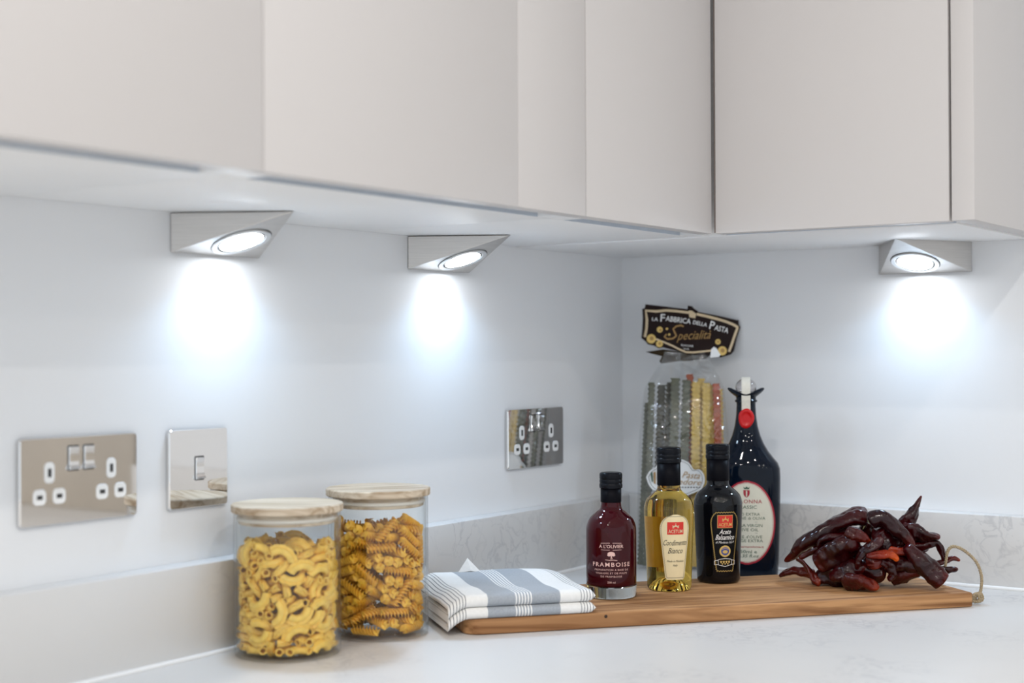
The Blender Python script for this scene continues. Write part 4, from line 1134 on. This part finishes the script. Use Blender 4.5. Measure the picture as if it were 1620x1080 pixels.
gl = [fit('CLASSIC', 28, 4.8, (0, 105), bold=0.004), fit('OLIO EXTRA', 37, 4.0, (0, 95)), fit('VERGINE di OLIVA', 52, 4.0, (0, 89.3)), stroke2d([(-15, 84), (15, 84)], 0.35), fit('EXTRA VIRGIN', 44, 4.2, (0, 79)), fit('OLIVE OIL', 33, 4.2, (0, 73)),
      stroke2d([(-15, 68.4), (15, 68.4)], 0.35), fit("HUILE d'OLIVE", 43, 4.2, (0, 63)), fit('VIERGE EXTRA', 45, 4.2, (0, 57.5)), fit('750ml e', 28, 4.4, (0, 42), bold=0.008), fit('25.35 fl.oz', 34, 4.4, (0, 36), shear=0.2, bold=0.008)]
decal('small_lettering', gl, 'ink_green', lab, flask, 0.0006)

# ------------------------------------------------------------------ bag of pasta ribbons with header card
GX, GY = 0.165, -0.100
GR = facing(GX, GY)
MMX = 0.000945
bag = thing('pasta_bag', 'clear cellophane bag of long ribbon pasta standing in the corner', 'bag', (GX, GY, 0.0005), GR)
def lean(z): return 0.050 * max(0.0, z) / 0.36          # the bag leans back towards the corner
def bag_half(z):
    k = [(0.0, 0.069, 0.069), (0.10, 0.071, 0.069), (0.20, 0.068, 0.066), (0.27, 0.060, 0.060), (0.292, 0.047, 0.050), (0.306, 0.036, 0.042), (0.325, 0.030, 0.036)]
    for a, b in zip(k, k[1:]):
        if a[0] <= z <= b[0]:
            q = (z - a[0]) / (b[0] - a[0]); return a[1] + (b[1] - a[1]) * q, a[2] + (b[2] - a[2]) * q
    return k[-1][1], k[-1][2]
NZ, NX = 36, 18
v, f = [], []
for side in (-1, 1):
    for i in range(NZ + 1):
        z = 0.325 * i / NZ
        l, r = bag_half(z)
        th = 0.0225 * (1 if z < 0.25 else max(0.06, 1 - (z - 0.25) / 0.062)) * (min(1, 0.55 + z * 12))
        for k in range(NX + 1):
            q = k / NX; x = -l + (l + r) * q
            e = (1 - abs(2 * q - 1) ** 3.2) ** 0.5 if 0 < q < 1 else 0
            w = noise.noise(Vector((x * 34, z * 26, side * 7.0))) * 0.0016 + (0.0022 * math.sin(x * 210 + side) * min(1, max(0, (z - 0.255) / 0.03)))
            v.append((x, side * (th * e) + w * e + lean(z), z))
for s_ in (0, 1):
    o = s_ * (NZ + 1) * (NX + 1)
    for i in range(NZ):
        for k in range(NX):
            a = o + i * (NX + 1) + k
            q = (a, a + 1, a + NX + 2, a + NX + 1)
            f.append(q if s_ == 0 else q[::-1])
obj('film', (v, f), 'film', bag, True)

# header card in its own plane: coordinates in the card's units (105 micrometres), centre (820, 500)
HC = Vector(((1096 - 1085) * MMX, lean(0.355) - 0.004, (902.5 - 525.5) * MMX))
def card_surf(px, py, off):
    x = (px - 820) * 0.000105; z = (500 - py) * 0.000105
    return (HC.x + x, HC.y - off + z * 0.12 + 9.0 * x * x * 0.35, HC.z + z)
def card_solid(name, pts, mat, th, off, parent):
    n = len(pts)
    v = [card_surf(x, y, off) for x, y in pts] + [card_surf(x, y, off - th) for x, y in pts]
    f = [tuple(range(n)), tuple(range(2 * n - 1, n - 1, -1))] + [(i, n + i, n + (i + 1) % n, (i + 1) % n) for i in range(n)]
    o = obj(name, (v, f), mat, parent)
    bm = bmesh.new(); bm.from_mesh(o.data); bmesh.ops.recalc_face_normals(bm, faces=bm.faces[:]); bmesh.ops.triangulate(bm, faces=bm.faces[:]); bm.to_mesh(o.data); bm.free()
    return o
card = card_solid('header_card', [(112, 165), (150, 150), (160, 96), (330, 118), (500, 142), (780, 178), (930, 218), (1200, 272), (1490, 340), (1512, 335), (1515, 400), (1538, 445), (1490, 590), (1440, 790), (1400, 835), (1330, 860), (1240, 882), (1100, 855), (870, 830), (720, 812), (560, 770), (420, 735), (350, 745), (280, 705), (200, 690), (150, 635), (98, 595), (112, 450), (120, 300)], 'card', 0.0008, 0.0, bag)
card_solid('card_backing', [(160, 795), (420, 760), (700, 800), (1100, 840), (1040, 900), (800, 930), (660, 930), (540, 950), (390, 968), (362, 935), (400, 862), (250, 824)], 'card_back', 0.0008, -0.004, bag)
def cd(name, shapes, mat, off):
    v, f = join(*shapes)
    # 2D helpers draw with y up: mirror back into the card's downward rows
    return obj(name, ([card_surf(p[0], p[1], off) for p in v], f), mat, card)
def flip(sh, cy):                      # lettering is made y-up around a centre row
    return [(p[0], 2 * cy - p[1]) for p in sh[0]], sh[1]
def ct(s, w, h, pos, deg=0.0, shear=0.0, bold=0.01):
    return flip(fit(s, w, h, pos, math.radians(deg), shear, bold), pos[1])
cd('cream_frame', [stroke2d([(310, 205), (460, 192), (620, 205), (790, 228)], 36), stroke2d([(905, 250), (1060, 285), (1210, 325), (1330, 362), (1430, 402), (1505, 445)], 38), stroke2d([(1500, 440), (1452, 570), (1410, 690), (1368, 800)], 36),
                   stroke2d([(1110, 782), (980, 795), (860, 806), (750, 803), (660, 765), (560, 712), (430, 655), (310, 608)], 26), stroke2d([(320, 205), (165, 190), (182, 320), (176, 450), (150, 580)], 38)], 'card_cream', 0.0003)
cd('gold_coin', [disc2d(245, 605, 68, 18), disc2d(370, 472, 44, 14), disc2d(365, 680, 50, 14), disc2d(1210, 655, 40, 14), disc2d(1272, 785, 66, 18), disc2d(475, 462, 18, 10), disc2d(508, 545, 18, 10)], 'ink_gold', 0.0005)
cd('coin_mark', [disc2d(252, 600, 30, 12), disc2d(380, 478, 18, 10), disc2d(368, 676, 20, 10), disc2d(1212, 655, 16, 10), disc2d(1276, 782, 30, 12)], 'ink_dimgold', 0.0007)
cd('white_lettering', [ct('LA', 88, 52, (302, 318), -4), ct('F', 66, 112, (415, 300), -4), ct('ABBRICA', 365, 78, (640, 333), -8), ct('DELLA', 205, 56, (955, 388), -12), ct('P', 70, 118, (1130, 415), -14), ct('ASTA', 205, 80, (1265, 470), -15)], 'ink_white', 0.0005)
cd('script_lettering', [stroke2d([(715, 430), (680, 412), (610, 425), (565, 465), (590, 520), (610, 565), (560, 605), (480, 610), (435, 575), (470, 540)], 24), ct('pecialit\u00e0', 500, 165, (860, 575), 2, 0.5, 0.0)], 'ink_dimgold', 0.0005)
cd('small_script', [stroke2d([(680 + 9 * k, 700 + (14 if k % 2 else -14) + k * 0.8) for k in range(20)], 9), stroke2d([(715 + 8 * k, 755 + (12 if k % 2 else -12)) for k in range(10)], 7)], 'ink_white', 0.0005)
cd('crest', [poly2d([(770, 190), (780, 125), (840, 135), (870, 170), (930, 210), (895, 245), (840, 200)])], 'card', 0.0007)
cd('crest_body', [poly2d([(785, 200), (835, 195), (900, 235), (885, 312), (800, 295)])], 'card_cream', 0.0006)
cd('white_tape', [poly2d([(1095, 885), (1112, 760), (1150, 728), (1185, 745), (1245, 840), (1225, 872)])], 'flap', 0.0009)

# cloud-shaped sticker on the front of the bag
def film_surf(px, py, off):
    x = (px - 1085) * MMX; z = (902.5 - py) * MMX
    l, r = bag_half(z); q = (x + l) / (l + r)
    e = (1 - abs(2 * q - 1) ** 3.2) ** 0.5
    return (x, -(0.0225 * e) - 0.0018 - off + lean(z), z)
cl = [(1024, 757), (1030, 747), (1038, 742), (1044, 735), (1058, 729), (1078, 728), (1092, 734), (1099, 744), (1108, 744), (1115, 752), (1116, 764), (1110, 775), (1098, 781), (1086, 785), (1070, 784), (1052, 780), (1036, 777), (1028, 768)]
cl = [tuple(p) for p in smooth_profile([(float(a), float(b)) for a, b in cl + [cl[0]]], 4)][:-1]
sx = sum(p[0] for p in cl) / len(cl); sy = sum(p[1] for p in cl) / len(cl)
def fan(k): return [(sx, sy)] + [(sx + (x - sx) * k, sy + (y - sy) * k) for x, y in cl], [(0, 1 + i, 1 + (i + 1) % len(cl)) for i in range(len(cl))]
def sd(name, shapes, mat, off, parent):
    v, f = join(*shapes)
    return obj(name, ([film_surf(p[0], p[1], off) for p in v], f), mat, parent)
stk = sd('sticker', [fan(1.0)], 'sticker', 0.0, bag)
ln = [(sx + (x - sx) * 0.92, sy + (y - sy) * 0.90) for x, y in cl]
sd('sticker_line', [stroke2d(ln + [ln[0]], 0.6)], 'ink_black', 0.0004, stk)
sd('sticker_lettering', [flip(fit('Pasta', 28, 10, (1095, 753), math.radians(-4), 0.4), 753), flip(fit('Isedore', 46, 9, (1088, 763.5), math.radians(-2), 0.4), 763.5)], 'ink_dimgold', 0.0004, stk)
sd('sticker_marks', [stroke2d([(1076 + 4.4 * k, 772), (1078.6 + 4.4 * k, 772)], 1.6) for k in range(8)], 'ink_black', 0.0004, stk)
sd('green_flag', [poly2d([(1031, 751), (1034, 748), (1035, 764), (1033, 764)])], 'ink_green', 0.0004, stk)
sd('red_flag', [poly2d([(1036, 749), (1039, 748), (1039, 768), (1036.5, 766)])], 'ink_dimgold', 0.0004, stk)

def ribbon(top, bot, w, mat, label, y, twist, seed, z_off=0.0):
    """A flat pasta ribbon with ruffled edges, from its foot up to its top."""
    n = 210
    A = Vector(((bot[0] - 1085) * MMX, 0, 0.006)); B = Vector(((top[0] - 1085) * MMX, 0, (902.5 - top[1]) * MMX))
    d = (B - A).normalized(); side = Vector((d.z, 0, -d.x))
    cs = [(-0.5, 1.0), (-0.37, 0.04), (0.0, 0.0), (0.37, 0.04), (0.5, 1.0)]
    v, f = [], []
    for lay in (0, 1):
        for i in range(n + 1):
            p = A.lerp(B, i / n)
            a = twist * (i / n - 0.5) + 0.15 * math.sin(i * 0.027 + seed)
            sv = side * math.cos(a) + Vector((0, 1, 0)) * math.sin(a); nv = Vector((0, 1, 0)) * math.cos(a) - side * math.sin(a)
            for q, (c, amp) in enumerate(cs):
                ph = seed + (0 if c < 0 else 1.7)
                wv = math.sin(i * 1.15 + ph)
                pt = p + sv * (c * w * 0.88 * (1 + 0.17 * amp * math.cos(i * 1.15 + ph))) + nv * (0.0013 * amp * wv + (0.0011 if lay else 0)) + Vector((0, y + lean(p.z), 0))
                v.append(pt)
    m = 5 * (n + 1)
    for i in range(n):
        for q in range(4):
            a = i * 5 + q
            f.append((a, a + 1, a + 6, a + 5)); f.append((m + a, m + a + 5, m + a + 6, m + a + 1))
        for q in (0, 4):
            a = i * 5 + q
            f.append((a, a + 5, m + a + 5, m + a) if q == 0 else (a, m + a, m + a + 5, a + 5))
    for i in (0, n):
        for q in range(4):
            a = i * 5 + q
            f.append((a, m + a, m + a + 1, a + 1) if i == 0 else (a, a + 1, m + a + 1, m + a))
    o = obj('pasta_ribbon', (v, f), mat, None, True)
    o.location = (GX, GY, 0.0); o.rotation_euler = (0, 0, GR)
    return tag(o, label, 'pasta', 'pasta ribbons in the bag')
RIB = [
    ((1033, 607), (1024, 895), 0.0110, 'rib_green', 'grey green pasta ribbon at the left edge of the bag', -0.006, 0.3),
    ((1049, 611), (1038, 895), 0.0135, 'rib_dark', 'darkest olive pasta ribbon, second from the left in the bag', 0.002, 0.2),
    ((1062, 607), (1050, 895), 0.0120, 'rib_dark', 'dark narrow pasta ribbon left of the tallest green one', -0.006, 0.9),
    ((1071, 600), (1063, 895), 0.0150, 'rib_green', 'tallest grey green pasta ribbon in the bag', -0.011, 0.1),
    ((1089, 603), (1079, 895), 0.0145, 'rib_green', 'grey green pasta ribbon next to the yellow ones', -0.009, -0.2),
    ((1094, 594), (1098, 895), 0.0120, 'rib_red', 'red pasta ribbon whose tip shows above the others at the back', 0.008, 0.2),
    ((1104, 606), (1099, 895), 0.0145, 'rib_yellow', 'yellow pasta ribbon beside the green ones', -0.010, 0.15),
    ((1112, 601), (1110, 895), 0.0120, 'rib_yellow', 'yellow pasta ribbon at the back between the front yellow ones', 0.004, 0.3),
    ((1120, 608), (1117, 895), 0.0135, 'rib_yellow', 'middle yellow pasta ribbon with a wavy right edge', -0.009, 0.5),
    ((1129, 611), (1130, 895), 0.0110, 'rib_yellow', 'rightmost yellow pasta ribbon touching the red one', -0.003, 0.8),
    ((1136, 609), (1142, 895), 0.0125, 'rib_red', 'brick red pasta ribbon at the right of the bag', -0.006, 0.8),
    ((1142, 618), (1144, 895), 0.0100, 'rib_yellow', 'pale pasta ribbon at the far right behind the red one', 0.007, 0.6),
    ((1026, 640), (1014, 895), 0.0100, 'rib_green', 'shorter grey green pasta ribbon hanging outermost left in the bag', 0.004, 0.5),
]
for k, r in enumerate(RIB):
    ribbon(*r[:7], k * 1.3)

# ------------------------------------------------------------------ dried chillies
def chilli(idx, kind, label, pts):
    P = smooth_profile([tuple(c * 1e-4 for c in p) for p in pts], 10)
    path = [p[:3] for p in P]; rad = [max(0.0006, p[3]) for p in P]
    n = len(path)
    rad = [q * 1.24 for q in rad]
    rad[0] *= 0.30; rad[1] *= 0.72; rad[2] *= 0.92; rad[-1] *= 0.30; rad[-2] *= 0.75; rad[-3] *= 0.93
    sd_ = idx * 3.7
    c0 = Vector(path[0])
    def shape(i, k, t, a):
        # dried and collapsed: a flattened section that turns along the pod, with pinched ridges and wrinkles
        q = a - sd_ - t * 1.6
        flat = 1 / math.sqrt(math.cos(q) ** 2 + (math.sin(q) / 0.62) ** 2)
        ridge = 0.24 * (abs(math.sin(1.5 * q + 0.5 * math.sin(t * 7 + sd_))) ** 0.55 - 0.7)
        w = noise.noise(Vector((t * 7 + sd_, math.cos(a) * 1.2, math.sin(a) * 1.2)))
        w2 = noise.noise(Vector((t * 26 + sd_, math.cos(a) * 2.6, math.sin(a) * 2.6)))
        return 1.1 * flat + ridge + 0.26 * w + 0.13 * w2
    loc = Vector(path[n // 2])
    v, f = tube([Vector(p) - loc for p in path], rad, 18, True, shape)
    me = bpy.data.meshes.new('dried_chilli')
    me.from_pydata([tuple(q) for q in v], [], f); me.update()
    uvl = me.uv_layers.new(name='UVMap')
    for lp in me.loops:
        uvl.data[lp.index].uv = ((lp.vertex_index // 18) / (n - 1), (lp.vertex_index % 18) / 18)
    me.polygons.foreach_set('use_smooth', [True] * len(me.polygons))
    me.materials.append(M['ch_' + kind])
    o = link(bpy.data.objects.new('dried_chilli', me)); o.location = loc
    sub = o.modifiers.new('smooth', 'SUBSURF'); sub.levels = 1; sub.render_levels = 1
    tag(o, label, 'chilli', 'dried red chillies on the board')
    return o, loc, Vector(path[0]), (Vector(path[0]) - Vector(path[2])).normalized(), rad[2]
for k, (kind, label, pts) in enumerate(CHILLIES):
    o, loc, end, dirn, r = chilli(k, kind, label, pts)
    if k == 0:      # dry calyx left on the stalk end of the longest one
        base = end - loc + Vector((-0.002, -0.003, -0.004))
        star = [tube([base, base + Vector((0.0035 * math.cos(a), -0.002, -0.004 + 0.0045 * math.sin(a))), base + Vector((0.008 * math.cos(a), -0.006, -0.008 + 0.006 * math.sin(a)))], [0.0010, 0.0013, 0.0004], 6) for a in (0.2, 1.2, 2.3, 3.3, 4.4)]
        obj('calyx', join(*star), 'stem', o, True)
